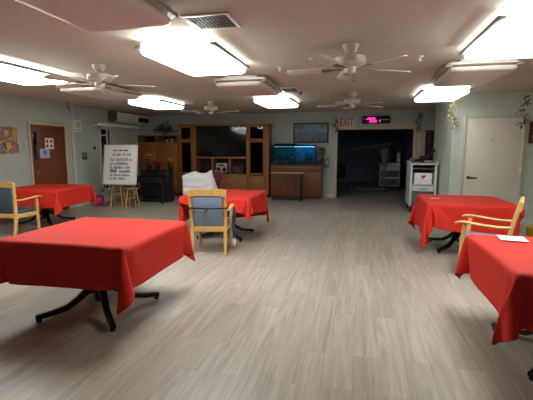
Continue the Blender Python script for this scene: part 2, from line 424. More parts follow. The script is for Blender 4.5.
make_light('unlit ceiling light in the row by the white door', None, (rows['R'], yr[2], CH), 'ceiling fluorescent fixtures')
make_light('lit ceiling light above the grey cart and block wall', 'lens_back', (rows['R'], yr[3], CH), 'ceiling fluorescent fixtures')

# ------------------------------------------------------------------ ceiling fans
def make_fan(label, loc, rz):
    t = thing('ceiling_fan', label, 'fan', loc, 0, 'white ceiling fans')
    obj('canopy', B().lathe([(.05, -.085), (.06, -.075), (.085, -.02), (.09, 0)], n=28), M['fan_white'], t)
    obj('down_rod', B().lathe([(.03, -.11), (.03, -.08)], n=16), M['fan_white'], t)
    obj('motor_housing', B().lathe([(.06, -.225), (.12, -.22), (.15, -.205), (.16, -.19), (.16, -.135), (.145, -.118), (.08, -.108), (.03, -.106)], n=36), M['fan_white'], t)
    obj('trim_band', B().lathe([(.162, -.174), (.165, -.171), (.165, -.16), (.162, -.157)], n=36), M['fan_white'], t)
    obj('switch_housing', B().lathe([(.02, -.3), (.05, -.295), (.06, -.275), (.06, -.226)], n=24), M['fan_white'], t)
    obj('pull_chain', B().sweep([(.04, 0, -.29), (.045, 0, -.37)], .006).ball((.045, 0, -.377), .012, seg=8), M['brass'], t)
    for k in range(5):
        a = rz + 2 * PI * k / 5
        tilt = math.radians(11)
        pts = [(.24, -.055), (.3, -.062), (.45, -.07), (.66, -.076), (.7, -.06), (.715, -.02), (.715, .02), (.7, .06), (.66, .076), (.45, .07), (.3, .062), (.24, .055)]
        Mx = Matrix.Rotation(a, 4, 'Z') @ Matrix.Translation((0, 0, -.245)) @ Matrix.Rotation(tilt, 4, 'X')
        bl = obj('blade', B().prism(pts, -.004, .004, .002, 0, Mx), M['fan_white'], t)
        b = B(); b.prism([(.09, -.022), (.17, -.012), (.22, -.04), (.31, -.035), (.32, 0), (.31, .035), (.22, .04), (.17, .012), (.09, .022)], -.012, -.0045, .002, 0, Mx)
        obj('blade_iron', b, M['brass'], bl)
    return t
make_fan('white ceiling fan nearest the left wall, in front of the unlit light', (-3.42, 4.8, CH), math.radians(30))
make_fan('white ceiling fan nearest the camera in the middle of the ceiling', (-.13, 4.5, CH), math.radians(27))
make_fan('white ceiling fan in front of the exit doorway', (-.18, 8.4, CH), math.radians(176))
make_fan('white ceiling fan in front of the television cabinet', (-3.5, 9.1, CH), math.radians(356))

# vents, sprinklers, detector
def make_vent(label, loc, w, l, n):
    t = thing('ceiling_vent', label, 'vent', loc, 0)
    obj('frame', B().box(-w / 2, w / 2, -l / 2, -l / 2 + .035, -.015, 0, .003).box(-w / 2, w / 2, l / 2 - .035, l / 2, -.015, 0, .003).box(-w / 2, -w / 2 + .035, -l / 2 + .035, l / 2 - .035, -.015, 0, .003).box(w / 2 - .035, w / 2, -l / 2 + .035, l / 2 - .035, -.015, 0, .003), M['fan_white'], t)
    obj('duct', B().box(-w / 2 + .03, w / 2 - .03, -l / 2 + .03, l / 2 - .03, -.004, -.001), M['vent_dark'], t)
    b = B()
    for k in range(n):
        x = -w / 2 + .045 + (w - .09) * k / (n - 1)
        b.loft([[(x - .006, -l / 2 + .034, -.014), (x + .006, -l / 2 + .034, -.014), (x + .008, -l / 2 + .034, -.011), (x - .004, -l / 2 + .034, -.011)],
                [(x - .006, l / 2 - .034, -.014), (x + .006, l / 2 - .034, -.014), (x + .008, l / 2 - .034, -.011), (x - .004, l / 2 - .034, -.011)]])
    for k in range(1, 5):
        y = -l / 2 + l * k / 5
        b.box(-w / 2 + .034, w / 2 - .034, y - .002, y + .002, -.012, -.006)
    obj('louver', b, M['vent_slat'], t)
    return t
make_vent('slatted ceiling air vent beside the large lit light', (-1.28, 3.4, CH), .42, .4, 11)
make_vent('small dark ceiling vent by the farthest middle light', (-1.33, 7.6, CH), .34, .6, 11)
def sprinkler(label, loc, m):
    t = thing('sprinkler_head', label, 'sprinkler', loc, 0)
    obj('escutcheon', B().lathe([(.02, -.012), (.04, -.006), (.042, 0)], n=20), m, t)
    obj('nozzle', B().lathe([(.014, -.05), (.012, -.012)], n=12), m, t)
    obj('deflector', B().lathe([(.026, -.055), (.028, -.051)], n=16).box(-.016, -.011, -.003, .003, -.051, -.02).box(.011, .016, -.003, .003, -.051, -.02), m, t)
sprinkler('small white sprinkler head above the aquarium side lights', (-1.1, 5.5, CH), M['white_metal'])
sprinkler('small white sprinkler head on the bare ceiling between fan and right lights', (.67, 5.25, CH), M['white_metal'])
sprinkler('dark sprinkler head beside the small ceiling vent', (-1.18, 8.0, CH), M['frame_dark'])
t = thing('smoke_detector', 'small dark detector on the ceiling near the nearest unlit light', 'detector', (-1.3, 2.62, CH))
obj('body', B().lathe([(.02, -.03), (.04, -.025), (.045, 0)], n=20), M['frame_dark'], t)

# ------------------------------------------------------------------ tables and red cloths
# draped cloths, grids of (N+1) x (N+1) points in millimetres: x, y, z
EVEN_CLOTH = (
-700,-600,255,-666,-595,282,-653,-631,304,-651,-669,326,-639,-705,348,-600,-715,366,-579,-676,370,-561,-636,376,-542,-597,382,-513,-564,388,-497,-605,384,-454,-615,384,
-410,-619,385,-366,-620,385,-322,-620,386,-278,-618,387,-234,-617,389,-190,-616,390,-146,-615,391,-102,-614,392,-58,-615,393,-13,-613,394,31,-615,395,75,-615,396,
119,-617,397,163,-618,399,207,-619,400,251,-621,401,295,-624,402,339,-625,404,383,-625,405,427,-621,407,468,-606,411,500,-576,418,524,-612,421,561,-636,425,
533,-603,422,559,-569,411,593,-588,391,624,-612,369,646,-643,348,620,-665,320,587,-667,291,553,-671,263,578,-685,229,-716,-623,288,-693,-599,317,-659,-609,342,
-652,-647,365,-648,-685,386,-617,-708,407,-583,-681,414,-563,-642,420,-546,-602,426,-516,-570,432,-498,-610,428,-455,-619,428,-411,-623,429,-367,-624,429,-323,-621,430,
-279,-619,432,-235,-617,433,-191,-616,434,-147,-615,435,-103,-614,436,-59,-614,437,-15,-614,438,30,-614,439,74,-615,440,118,-616,442,162,-617,443,206,-617,444,
250,-618,445,294,-620,446,337,-627,448,382,-629,449,426,-626,451,468,-614,454,491,-577,461,525,-606,465,558,-635,469,539,-595,465,578,-579,450,609,-603,429,
637,-629,408,626,-663,382,592,-665,353,559,-672,325,584,-684,291,612,-689,257,-704,-593,318,-710,-622,350,-683,-601,378,-656,-625,403,-655,-664,424,-631,-694,446,
-589,-684,457,-566,-647,463,-549,-607,469,-519,-575,475,-499,-614,472,-456,-623,472,-412,-627,473,-368,-624,473,-324,-621,475,-280,-619,476,-236,-617,477,-192,-616,478,
-148,-615,479,-104,-614,480,-60,-614,481,-16,-614,482,28,-614,483,73,-615,485,117,-615,486,161,-615,487,205,-616,488,249,-616,489,293,-616,490,337,-621,491,
380,-629,493,424,-631,495,467,-622,497,491,-586,505,535,-589,505,543,-632,510,552,-589,506,592,-595,489,623,-618,468,630,-654,443,597,-662,415,565,-672,387,
591,-683,353,619,-685,319,645,-679,284,-676,-572,345,-695,-592,379,-703,-620,412,-671,-606,439,-661,-642,463,-642,-675,484,-601,-683,500,-571,-651,507,-551,-613,513,
-522,-581,519,-500,-619,516,-457,-627,516,-413,-628,517,-369,-622,517,-325,-620,519,-281,-619,520,-237,-617,521,-193,-615,522,-149,-615,523,-105,-614,524,-61,-614,525,
-17,-614,527,27,-613,528,71,-614,529,115,-614,530,160,-615,531,204,-615,532,248,-614,533,292,-614,534,336,-615,535,379,-625,537,422,-632,539,466,-630,541,
493,-595,548,535,-583,548,538,-627,554,568,-596,547,600,-618,526,631,-641,505,603,-662,477,571,-672,449,597,-680,415,625,-680,381,652,-677,346,679,-670,312,
-641,-585,368,-663,-578,406,-685,-592,441,-695,-619,474,-659,-618,499,-649,-655,523,-616,-676,541,-578,-655,550,-552,-620,556,-524,-586,563,-501,-623,559,-458,-630,560,
-414,-626,561,-370,-620,561,-326,-619,563,-282,-618,564,-238,-617,565,-194,-615,566,-150,-615,567,-106,-614,568,-62,-614,570,-18,-613,571,26,-613,572,70,-614,573,
114,-614,574,158,-614,575,203,-614,576,247,-613,577,291,-613,578,335,-612,579,379,-617,581,421,-629,583,465,-632,585,504,-611,587,532,-578,592,542,-621,597,
582,-621,581,623,-622,563,607,-655,539,577,-672,512,604,-676,477,631,-672,443,656,-663,407,677,-650,371,688,-632,332,-637,-625,386,-637,-607,426,-648,-589,465,
-672,-594,502,-684,-620,536,-649,-631,560,-630,-665,581,-589,-654,593,-563,-619,599,-529,-592,606,-503,-628,603,-459,-631,604,-416,-622,604,-372,-619,606,-328,-619,607,
-283,-617,608,-239,-616,609,-195,-615,610,-151,-615,611,-107,-614,612,-63,-613,614,-19,-613,615,25,-613,616,69,-613,617,113,-613,618,157,-613,619,202,-613,620,
246,-613,621,290,-613,622,334,-612,623,378,-611,624,420,-623,627,463,-631,629,506,-619,630,527,-581,636,559,-612,637,598,-605,619,608,-643,599,584,-669,574,
611,-668,539,635,-658,504,657,-646,467,672,-629,429,679,-610,390,674,-594,349,-634,-665,405,-640,-647,445,-643,-628,485,-637,-609,524,-656,-599,562,-670,-622,597,
-643,-648,620,-602,-651,635,-571,-621,642,-533,-599,649,-504,-632,647,-460,-630,648,-417,-619,648,-373,-619,650,-329,-618,651,-285,-617,652,-241,-616,653,-196,-615,654,
-152,-614,655,-108,-614,657,-64,-613,658,-20,-613,659,24,-613,660,68,-613,661,112,-612,662,156,-612,663,200,-613,664,245,-613,665,289,-613,666,333,-613,667,
377,-613,668,421,-612,669,462,-627,673,506,-626,674,535,-592,678,578,-591,671,603,-624,658,589,-660,635,616,-654,600,636,-641,563,653,-625,526,664,-607,487,
668,-588,447,669,-571,407,668,-554,366,-592,-668,415,-602,-665,458,-614,-658,500,-624,-647,541,-633,-631,582,-635,-609,620,-652,-626,657,-614,-644,677,-576,-626,686,
-537,-606,693,-504,-635,691,-462,-622,691,-418,-619,692,-374,-618,694,-330,-617,695,-286,-616,696,-242,-616,697,-198,-615,698,-154,-614,700,-109,-614,701,-65,-613,702,
-21,-613,703,23,-612,704,67,-612,705,111,-612,706,155,-612,707,199,-612,708,244,-613,709,288,-613,710,332,-613,711,376,-614,712,420,-614,713,464,-614,715,
505,-629,718,542,-605,719,585,-603,712,592,-643,696,615,-634,660,635,-621,623,646,-603,584,649,-585,544,647,-569,503,642,-555,461,634,-546,419,626,-543,376,
-587,-624,414,-585,-624,458,-584,-625,502,-585,-627,546,-590,-628,590,-598,-630,633,-613,-629,675,-629,-628,716,-592,-609,723,-551,-624,731,-507,-622,733,-463,-621,735,
-419,-621,737,-375,-620,738,-331,-620,739,-287,-619,740,-243,-619,742,-199,-618,743,-155,-618,744,-111,-618,745,-66,-617,746,-22,-617,747,22,-616,748,66,-616,749,
110,-616,750,154,-615,751,198,-615,752,242,-615,753,287,-615,754,331,-615,755,375,-615,756,419,-615,758,463,-616,759,507,-616,762,552,-617,763,598,-615,756,
599,-602,711,629,-598,681,630,-581,640,624,-568,598,617,-558,556,608,-551,513,599,-551,470,591,-545,427,583,-546,384,-606,-584,415,-601,-583,459,-596,-583,503,
-593,-583,547,-591,-584,591,-591,-586,635,-597,-589,678,-605,-595,722,-602,-602,768,-554,-602,769,-510,-596,769,-465,-595,770,-421,-594,771,-377,-592,772,-333,-592,773,
-288,-591,774,-244,-590,775,-200,-589,775,-156,-588,776,-112,-587,777,-67,-586,777,-23,-585,778,21,-584,778,65,-583,778,109,-582,779,153,-581,779,198,-580,779,
242,-579,778,286,-578,778,330,-577,777,374,-576,777,419,-575,776,463,-575,775,507,-574,774,551,-574,772,598,-574,773,621,-572,735,602,-566,694,592,-562,651,
582,-558,608,574,-555,565,565,-551,522,556,-547,479,548,-543,436,540,-540,393,-622,-543,417,-618,-543,461,-614,-543,505,-611,-543,549,-607,-543,593,-605,-544,637,
-612,-548,680,-606,-550,724,-602,-554,769,-555,-553,771,-510,-551,769,-466,-550,769,-422,-549,769,-378,-548,769,-333,-547,769,-289,-546,769,-245,-545,769,-201,-545,769,
-157,-544,769,-112,-543,769,-68,-542,769,-24,-541,769,20,-540,769,64,-539,769,108,-538,769,153,-537,769,197,-536,769,241,-535,769,285,-534,769,329,-533,769,
373,-533,769,417,-532,769,461,-531,769,506,-530,769,550,-529,769,594,-529,770,623,-527,736,612,-523,694,614,-524,650,608,-522,606,602,-521,562,595,-519,519,
589,-517,475,582,-515,432,575,-513,388,-648,-507,419,-644,-507,463,-639,-506,507,-635,-506,551,-631,-506,595,-627,-506,639,-622,-506,683,-616,-507,726,-602,-509,769,
-555,-508,770,-511,-507,769,-467,-506,769,-423,-505,769,-378,-504,769,-334,-503,769,-290,-502,769,-246,-501,769,-202,-501,769,-158,-500,769,-113,-499,769,-69,-498,769,
-25,-497,769,19,-496,769,63,-495,769,107,-494,769,152,-493,769,196,-492,769,240,-491,769,284,-490,769,328,-489,769,372,-489,769,416,-488,769,460,-487,769,
505,-486,769,549,-485,769,593,-485,771,623,-483,738,626,-481,694,624,-481,650,620,-480,606,616,-479,562,611,-478,518,606,-477,474,600,-475,430,595,-474,387,
-632,-466,417,-628,-466,461,-624,-465,505,-620,-465,549,-616,-465,593,-611,-465,637,-607,-464,681,-608,-464,725,-601,-465,768,-556,-464,770,-512,-463,769,-467,-462,769,
-423,-461,769,-379,-460,769,-335,-459,769,-291,-458,769,-247,-457,769,-203,-456,769,-158,-455,769,-114,-455,769,-70,-454,769,-26,-453,769,18,-452,769,62,-451,769,
107,-450,769,151,-449,769,195,-448,769,239,-447,769,283,-446,769,327,-445,769,371,-444,769,415,-444,769,460,-443,769,504,-442,769,548,-441,769,592,-441,772,
621,-439,739,618,-438,694,619,-437,650,621,-436,606,620,-435,562,617,-434,518,613,-433,474,609,-432,430,604,-431,387,-622,-423,416,-619,-422,460,-615,-422,504,
-611,-422,548,-608,-421,592,-607,-421,636,-609,-420,680,-610,-420,724,-601,-420,768,-556,-420,770,-512,-419,769,-468,-418,769,-424,-417,769,-380,-416,769,-336,-415,769,
-292,-414,769,-247,-413,769,-203,-412,769,-159,-411,769,-115,-411,769,-71,-410,769,-27,-409,769,17,-408,769,62,-407,769,106,-406,769,150,-405,769,194,-404,769,
238,-403,769,282,-402,769,326,-401,769,371,-400,769,415,-399,769,459,-399,769,503,-398,769,547,-397,769,591,-396,773,620,-395,740,618,-394,695,617,-393,651,
617,-392,607,618,-391,563,618,-390,519,616,-389,475,613,-388,431,609,-387,387,-617,-379,415,-614,-379,459,-611,-378,503,-608,-378,547,-607,-377,591,-610,-377,635,
-610,-376,679,-608,-376,723,-601,-376,767,-557,-375,771,-513,-375,769,-469,-374,769,-425,-373,769,-380,-372,769,-336,-371,769,-292,-370,769,-248,-369,769,-204,-368,769,
-160,-367,769,-116,-366,769,-72,-365,769,-27,-365,769,17,-364,769,61,-363,769,105,-362,769,149,-361,769,193,-360,769,237,-359,769,281,-358,769,326,-357,769,
370,-356,769,414,-355,769,458,-354,769,502,-354,769,546,-353,769,590,-352,773,620,-351,741,617,-350,696,617,-349,652,617,-348,608,617,-347,564,616,-346,520,
615,-345,476,614,-344,432,611,-343,388,-614,-335,414,-611,-335,458,-609,-334,502,-607,-334,546,-610,-333,590,-610,-333,635,-608,-332,679,-607,-332,723,-601,-332,767,
-557,-331,772,-513,-330,769,-469,-330,769,-425,-329,769,-381,-328,769,-337,-327,769,-293,-326,769,-249,-325,769,-205,-324,769,-161,-323,769,-116,-322,769,-72,-321,769,
-28,-320,769,16,-320,769,60,-319,769,104,-318,769,148,-317,769,192,-316,769,236,-315,769,281,-314,769,325,-313,769,369,-312,769,413,-311,769,457,-310,769,
501,-310,769,545,-309,769,589,-308,774,619,-307,742,616,-306,697,616,-305,653,616,-304,609,616,-303,565,615,-302,521,614,-301,477,613,-300,433,612,-299,389,
-612,-291,414,-610,-291,458,-608,-290,502,-610,-290,546,-610,-289,590,-609,-289,634,-607,-288,678,-606,-288,722,-602,-288,766,-558,-287,773,-514,-286,769,-470,-285,769,
-426,-284,769,-382,-284,769,-338,-283,769,-294,-282,769,-250,-281,769,-205,-280,769,-161,-279,769,-117,-278,769,-73,-277,769,-29,-276,769,15,-275,769,59,-274,769,
103,-274,769,147,-273,769,192,-272,769,236,-271,769,280,-270,769,324,-269,769,368,-268,769,412,-267,769,456,-266,769,500,-265,769,544,-265,769,589,-264,775,
619,-263,743,615,-262,698,615,-261,654,615,-260,610,614,-259,566,614,-258,522,614,-257,478,613,-256,434,612,-255,390,-611,-247,413,-609,-246,457,-609,-246,501,
-609,-245,545,-609,-245,589,-608,-245,633,-607,-244,677,-605,-244,721,-602,-243,766,-559,-243,774,-515,-242,769,-471,-241,769,-427,-240,769,-383,-239,769,-339,-239,769,
-294,-238,769,-250,-237,769,-206,-236,769,-162,-235,769,-118,-234,769,-74,-233,769,-30,-232,769,14,-231,769,58,-230,769,103,-229,769,147,-228,769,191,-228,769,
235,-227,769,279,-226,769,323,-225,769,367,-224,769,411,-223,769,455,-222,769,500,-221,769,544,-221,769,588,-220,776,618,-219,744,614,-218,699,614,-217,655,
614,-216,611,614,-215,567,613,-214,523,612,-213,479,612,-212,435,612,-211,391,-611,-203,412,-609,-202,456,-609,-202,500,-609,-201,545,-608,-201,589,-607,-200,633,
-606,-200,677,-605,-200,721,-602,-199,765,-559,-199,775,-516,-198,769,-472,-197,769,-428,-196,769,-383,-195,769,-339,-194,769,-295,-194,769,-251,-193,769,-207,-192,769,
-163,-191,769,-119,-190,769,-75,-189,769,-31,-188,769,13,-187,769,58,-186,769,102,-185,769,146,-184,769,190,-183,769,234,-183,769,278,-182,769,322,-181,769,
366,-180,769,410,-179,769,455,-178,769,499,-177,769,543,-176,769,587,-176,776,618,-175,745,613,-174,700,613,-173,656,613,-172,612,613,-171,568,612,-170,524,
612,-169,480,612,-168,436,612,-167,392,-611,-159,412,-609,-158,456,-609,-158,500,-608,-157,544,-608,-157,588,-607,-156,632,-606,-156,676,-605,-156,720,-603,-155,765,
-560,-155,776,-517,-154,769,-472,-153,769,-428,-152,769,-384,-151,769,-340,-150,769,-296,-149,769,-252,-149,769,-208,-148,769,-164,-147,769,-120,-146,769,-76,-145,769,
-31,-144,769,13,-143,769,57,-142,769,101,-141,769,145,-140,769,189,-139,769,233,-138,769,277,-137,769,321,-137,769,366,-136,769,410,-135,769,454,-134,769,
498,-133,769,542,-132,769,586,-131,777,617,-130,746,613,-130,701,612,-129,657,612,-128,613,612,-127,569,612,-126,525,612,-125,481,612,-124,437,612,-123,393,
-611,-115,411,-610,-114,455,-609,-114,499,-608,-113,543,-607,-113,588,-606,-112,632,-605,-112,676,-605,-111,720,-603,-111,764,-561,-110,777,-517,-110,769,-473,-109,769,
-429,-108,769,-385,-107,769,-341,-106,769,-297,-105,769,-253,-104,769,-209,-104,769,-165,-103,769,-121,-102,769,-76,-101,769,-32,-100,769,12,-99,769,56,-98,769,
100,-97,769,144,-96,769,188,-95,769,232,-94,769,276,-93,769,321,-92,769,365,-92,769,409,-91,769,453,-90,769,497,-89,769,541,-88,769,585,-87,777,
617,-86,747,612,-85,702,612,-84,658,612,-84,614,612,-83,570,612,-82,526,612,-81,482,611,-80,438,611,-79,394,-611,-70,411,-610,-70,455,-609,-70,499,
-608,-69,543,-607,-69,587,-606,-68,631,-605,-68,675,-604,-67,719,-604,-67,764,-562,-66,777,-518,-65,769,-474,-65,769,-430,-64,769,-386,-63,769,-342,-62,769,
-298,-61,769,-254,-60,769,-210,-59,769,-165,-59,769,-121,-58,769,-77,-57,769,-33,-56,769,11,-55,769,55,-54,769,99,-53,769,143,-52,769,187,-51,769,
231,-50,769,276,-49,769,320,-48,769,364,-47,769,408,-47,769,452,-46,769,496,-45,769,540,-44,769,584,-43,778,616,-42,748,611,-41,703,611,-40,659,
611,-39,615,610,-38,571,610,-38,527,610,-37,483,610,-36,439,609,-35,395,-611,-26,410,-610,-26,454,-609,-25,498,-608,-25,542,-607,-24,587,-606,-24,631,
-605,-24,675,-604,-23,719,-604,-23,763,-563,-22,778,-519,-21,769,-475,-20,769,-431,-20,769,-387,-19,769,-343,-18,769,-299,-17,769,-255,-16,769,-210,-15,769,
-166,-14,769,-122,-14,769,-78,-13,769,-34,-12,769,10,-11,769,54,-10,769,98,-9,769,142,-8,769,187,-7,769,231,-6,769,275,-5,769,319,-4,769,
363,-3,769,407,-2,769,451,-2,769,495,-1,769,539,0,769,583,1,778,616,2,749,611,3,704,611,4,660,611,5,616,611,6,572,612,7,528,
612,7,484,612,8,440,612,9,396,-611,18,410,-610,18,454,-609,19,498,-609,19,542,-608,20,586,-607,20,630,-606,21,674,-604,21,718,-605,21,763,
-563,22,778,-520,23,769,-476,24,769,-432,24,769,-388,25,769,-344,26,769,-300,27,769,-255,28,769,-211,29,769,-167,30,769,-123,31,769,-79,32,769,
-35,32,769,9,33,769,53,34,769,97,35,769,142,36,769,186,37,769,230,38,769,274,39,769,318,40,769,362,41,769,406,42,769,450,43,769,
494,43,769,539,44,769,582,45,779,615,46,750,610,47,705,610,48,661,610,49,617,610,50,573,610,51,529,610,52,485,610,52,441,610,53,397,
-611,62,409,-611,62,453,-610,63,497,-609,63,542,-608,64,586,-607,64,630,-606,65,674,-605,65,718,-605,66,762,-564,66,778,-521,67,769,-477,68,769,
-433,69,769,-389,69,769,-345,70,769,-300,71,769,-256,72,769,-212,73,769,-168,74,769,-124,75,769,-80,76,769,-36,77,769,8,77,769,52,78,769,
97,79,769,141,80,769,185,81,769,229,82,769,273,83,769,317,84,769,361,85,769,405,86,769,449,87,769,494,88,769,538,88,769,581,89,779,
615,90,751,610,91,706,610,92,662,610,93,618,610,94,574,610,95,530,610,96,486,611,97,442,611,97,398,-611,106,409,-612,106,453,-611,107,497,
-610,107,541,-609,108,585,-608,108,629,-607,109,673,-605,109,717,-606,110,762,-565,110,778,-522,111,769,-478,112,769,-434,113,769,-390,114,769,-345,114,769,
-301,115,769,-257,116,769,-213,117,769,-169,118,769,-125,119,769,-81,120,769,-37,121,769,7,122,769,52,122,769,96,123,769,140,124,769,184,125,769,
228,126,769,272,127,769,316,128,769,360,129,769,404,130,769,448,131,769,493,132,769,537,133,769,580,133,779,614,134,751,609,135,707,610,136,663,
610,137,619,611,138,575,611,139,531,612,140,487,612,141,443,612,142,398,-611,150,408,-613,151,453,-612,151,497,-611,151,541,-610,152,585,-609,152,629,
-607,153,673,-606,153,717,-607,154,761,-566,155,778,-523,155,769,-479,156,769,-435,157,769,-390,158,769,-346,159,769,-302,159,769,-258,160,769,-214,161,769,
-170,162,769,-126,163,769,-82,164,769,-38,165,769,7,166,769,51,167,769,95,168,769,139,168,769,183,169,769,227,170,769,271,171,769,315,172,769,
359,173,769,403,174,769,448,175,769,492,176,769,536,177,769,579,178,779,614,178,752,609,179,708,610,180,664,610,181,620,611,182,576,611,183,532,
611,184,488,612,185,443,613,186,399,-610,194,408,-614,195,452,-614,195,496,-612,196,540,-611,196,584,-610,197,628,-608,197,673,-607,198,717,-607,198,761,
-567,199,778,-524,200,769,-480,200,769,-435,201,769,-391,202,769,-347,203,769,-303,204,769,-259,204,769,-215,205,769,-171,206,769,-127,207,769,-83,208,769,
-39,209,769,6,210,769,50,211,769,94,212,769,138,213,769,182,214,769,226,214,769,270,215,769,314,216,769,358,217,769,403,218,769,447,219,769,
491,220,769,535,221,769,578,222,779,613,222,753,609,223,709,610,224,665,610,225,621,611,226,577,612,227,533,613,228,488,613,229,444,614,230,400,
-609,238,408,-614,239,452,-617,239,496,-615,240,540,-613,240,584,-611,241,628,-610,241,672,-608,242,716,-608,242,761,-568,243,778,-524,244,769,-480,244,769,
-436,245,769,-392,246,769,-348,247,769,-304,248,769,-260,248,769,-216,249,769,-172,250,769,-128,251,769,-84,252,769,-39,253,769,5,254,769,49,255,769,
93,256,769,137,257,769,181,258,769,225,259,769,269,259,769,313,260,769,358,261,769,402,262,769,446,263,769,490,264,769,534,265,769,577,266,780,
613,266,754,609,267,710,610,268,666,611,269,622,612,270,578,613,271,533,614,272,489,615,273,445,616,274,401,-608,282,408,-613,283,452,-617,283,496,
-619,283,540,-615,284,584,-613,285,628,-611,285,672,-609,286,716,-609,286,760,-569,287,777,-525,288,769,-481,289,769,-437,289,769,-393,290,769,-349,291,769,
-305,292,769,-261,293,769,-217,293,769,-173,294,769,-129,295,769,-84,296,769,-40,297,769,4,298,769,48,299,769,92,300,769,136,301,769,180,302,769,
224,303,769,268,304,769,312,305,769,357,305,769,401,306,769,445,307,769,489,308,769,533,309,769,576,310,779,613,311,755,610,311,711,611,312,667,
612,313,622,614,314,578,615,315,534,617,316,490,619,317,446,618,318,402,-605,327,408,-610,327,452,-615,327,496,-620,328,540,-621,328,584,-616,329,627,
-613,329,671,-611,330,715,-610,330,760,-570,331,777,-526,332,769,-482,333,769,-438,333,769,-394,334,769,-350,335,769,-306,336,769,-262,337,769,-218,338,769,
-174,338,769,-129,339,769,-85,340,769,-41,341,769,3,342,769,47,343,769,91,344,769,135,345,769,179,346,769,223,347,769,267,348,769,312,349,769,
356,350,769,400,350,769,444,351,769,488,352,769,532,353,769,575,354,779,612,355,756,611,356,712,612,356,667,613,357,623,616,358,579,619,359,535,
622,360,491,621,361,447,619,362,403,-601,370,408,-606,371,452,-611,371,496,-616,372,540,-621,372,584,-623,372,628,-616,373,671,-612,374,715,-611,375,759,
-571,376,777,-527,376,769,-483,377,769,-439,378,769,-395,378,769,-351,379,769,-307,380,769,-263,381,769,-219,382,769,-175,383,769,-130,383,769,-86,384,769,
-42,385,769,2,386,769,46,387,769,90,388,769,134,389,769,178,390,769,222,391,769,267,392,769,311,393,769,355,394,769,399,395,769,443,396,769,
487,396,769,531,397,769,574,398,779,612,399,757,612,400,712,614,400,668,618,401,625,623,402,581,625,403,537,624,404,493,622,405,449,620,406,405,
-595,414,409,-600,414,453,-605,415,496,-611,415,540,-616,416,584,-621,416,628,-624,417,672,-615,418,715,-613,419,759,-572,420,776,-528,420,769,-484,421,769,
-440,422,769,-396,422,769,-352,423,769,-308,424,769,-264,425,769,-220,426,769,-175,427,769,-131,428,769,-87,428,769,-43,429,769,1,430,769,45,431,769,
89,432,769,133,433,769,177,434,769,222,435,769,266,436,769,310,437,769,354,438,769,398,439,769,442,440,769,486,441,769,530,442,769,573,442,779,
612,442,757,616,443,714,624,444,670,626,445,626,626,446,582,624,447,538,622,448,494,621,449,450,619,450,406,-583,457,410,-589,457,454,-596,458,497,
-601,458,541,-607,459,585,-613,460,628,-619,460,672,-624,461,716,-614,463,759,-573,464,775,-529,464,769,-485,465,769,-441,466,769,-397,467,769,-353,467,769,
-309,468,769,-265,469,769,-221,470,769,-176,471,769,-132,472,769,-88,473,769,-44,473,769,0,474,769,44,475,769,88,476,769,132,477,769,177,478,769,
221,479,769,265,480,769,309,481,769,353,482,769,397,483,769,441,484,769,485,485,769,529,486,769,573,487,779,611,486,757,626,487,715,626,488,671,
624,489,627,622,490,583,619,490,539,617,491,495,614,492,451,611,493,407,-561,495,413,-569,496,456,-577,498,499,-585,499,543,-592,500,586,-599,501,630,
-605,502,673,-604,500,717,-616,507,760,-574,509,774,-530,508,769,-486,509,769,-442,510,769,-398,511,769,-354,511,769,-310,512,769,-266,513,769,-221,514,769,
-177,515,769,-133,516,769,-89,517,769,-45,518,769,-1,518,769,43,519,769,87,520,769,131,521,769,176,522,770,220,523,770,264,524,770,308,525,770,
352,526,771,396,527,770,440,528,770,485,529,769,529,530,769,573,531,779,613,530,760,604,525,716,597,521,673,591,518,630,586,516,586,584,516,542,
581,518,498,579,519,454,577,521,410,-524,518,418,-533,521,462,-542,524,505,-551,527,548,-560,531,591,-570,534,634,-579,538,676,-604,544,713,-616,552,757,
-576,553,776,-531,553,769,-487,553,769,-443,554,769,-399,555,769,-355,555,769,-311,556,770,-266,557,772,-222,558,773,-178,559,774,-134,559,776,-90,560,776,
-46,561,777,-2,562,778,42,562,779,86,563,780,130,564,780,175,565,781,219,566,781,263,567,781,307,568,781,351,569,781,395,570,781,440,571,780,
484,572,779,528,574,778,574,576,779,613,575,758,604,568,713,604,564,669,608,558,626,618,546,584,619,542,541,620,539,497,619,537,453,619,534,408,
-567,527,410,-573,536,452,-580,544,495,-586,552,538,-593,559,581,-600,565,624,-609,569,667,-603,588,707,-616,599,752,-579,602,776,-532,598,769,-488,598,769,
-444,598,768,-400,599,768,-355,600,768,-311,600,768,-267,601,767,-223,601,767,-179,602,766,-135,602,766,-91,603,765,-47,603,764,-3,603,764,42,604,763,
86,604,763,130,604,762,174,605,762,218,606,761,262,606,761,306,607,760,350,608,760,394,608,759,438,609,758,482,611,758,526,613,758,570,614,756,
615,619,753,623,608,708,635,596,668,640,589,624,631,588,581,634,584,537,638,579,494,643,574,450,648,567,407,-608,540,401,-616,542,445,-623,549,488,
-629,557,531,-635,569,573,-638,584,614,-633,603,654,-627,622,693,-605,635,729,-574,608,730,-532,621,731,-488,618,729,-444,616,728,-400,614,727,-356,613,726,
-312,611,725,-268,610,724,-224,608,723,-180,607,722,-136,606,721,-91,606,721,-47,606,720,-3,606,719,41,605,719,85,605,718,129,604,718,173,604,717,
217,604,717,261,604,716,305,604,716,349,604,715,394,604,714,438,606,714,480,616,714,523,604,714,567,603,711,610,606,708,610,648,694,611,630,653,
635,632,617,652,627,576,667,614,537,676,603,495,683,593,452,689,585,409,-650,550,393,-658,554,436,-661,568,478,-661,586,518,-656,605,558,-644,624,596,
-630,642,634,-609,656,670,-610,616,689,-566,615,687,-524,605,690,-487,628,686,-445,617,684,-401,615,682,-357,613,681,-313,612,681,-269,610,680,-224,609,679,
-180,608,678,-136,607,677,-92,607,677,-48,607,676,-4,606,675,40,606,675,84,605,674,128,605,674,172,605,673,217,605,673,261,604,672,305,604,671,
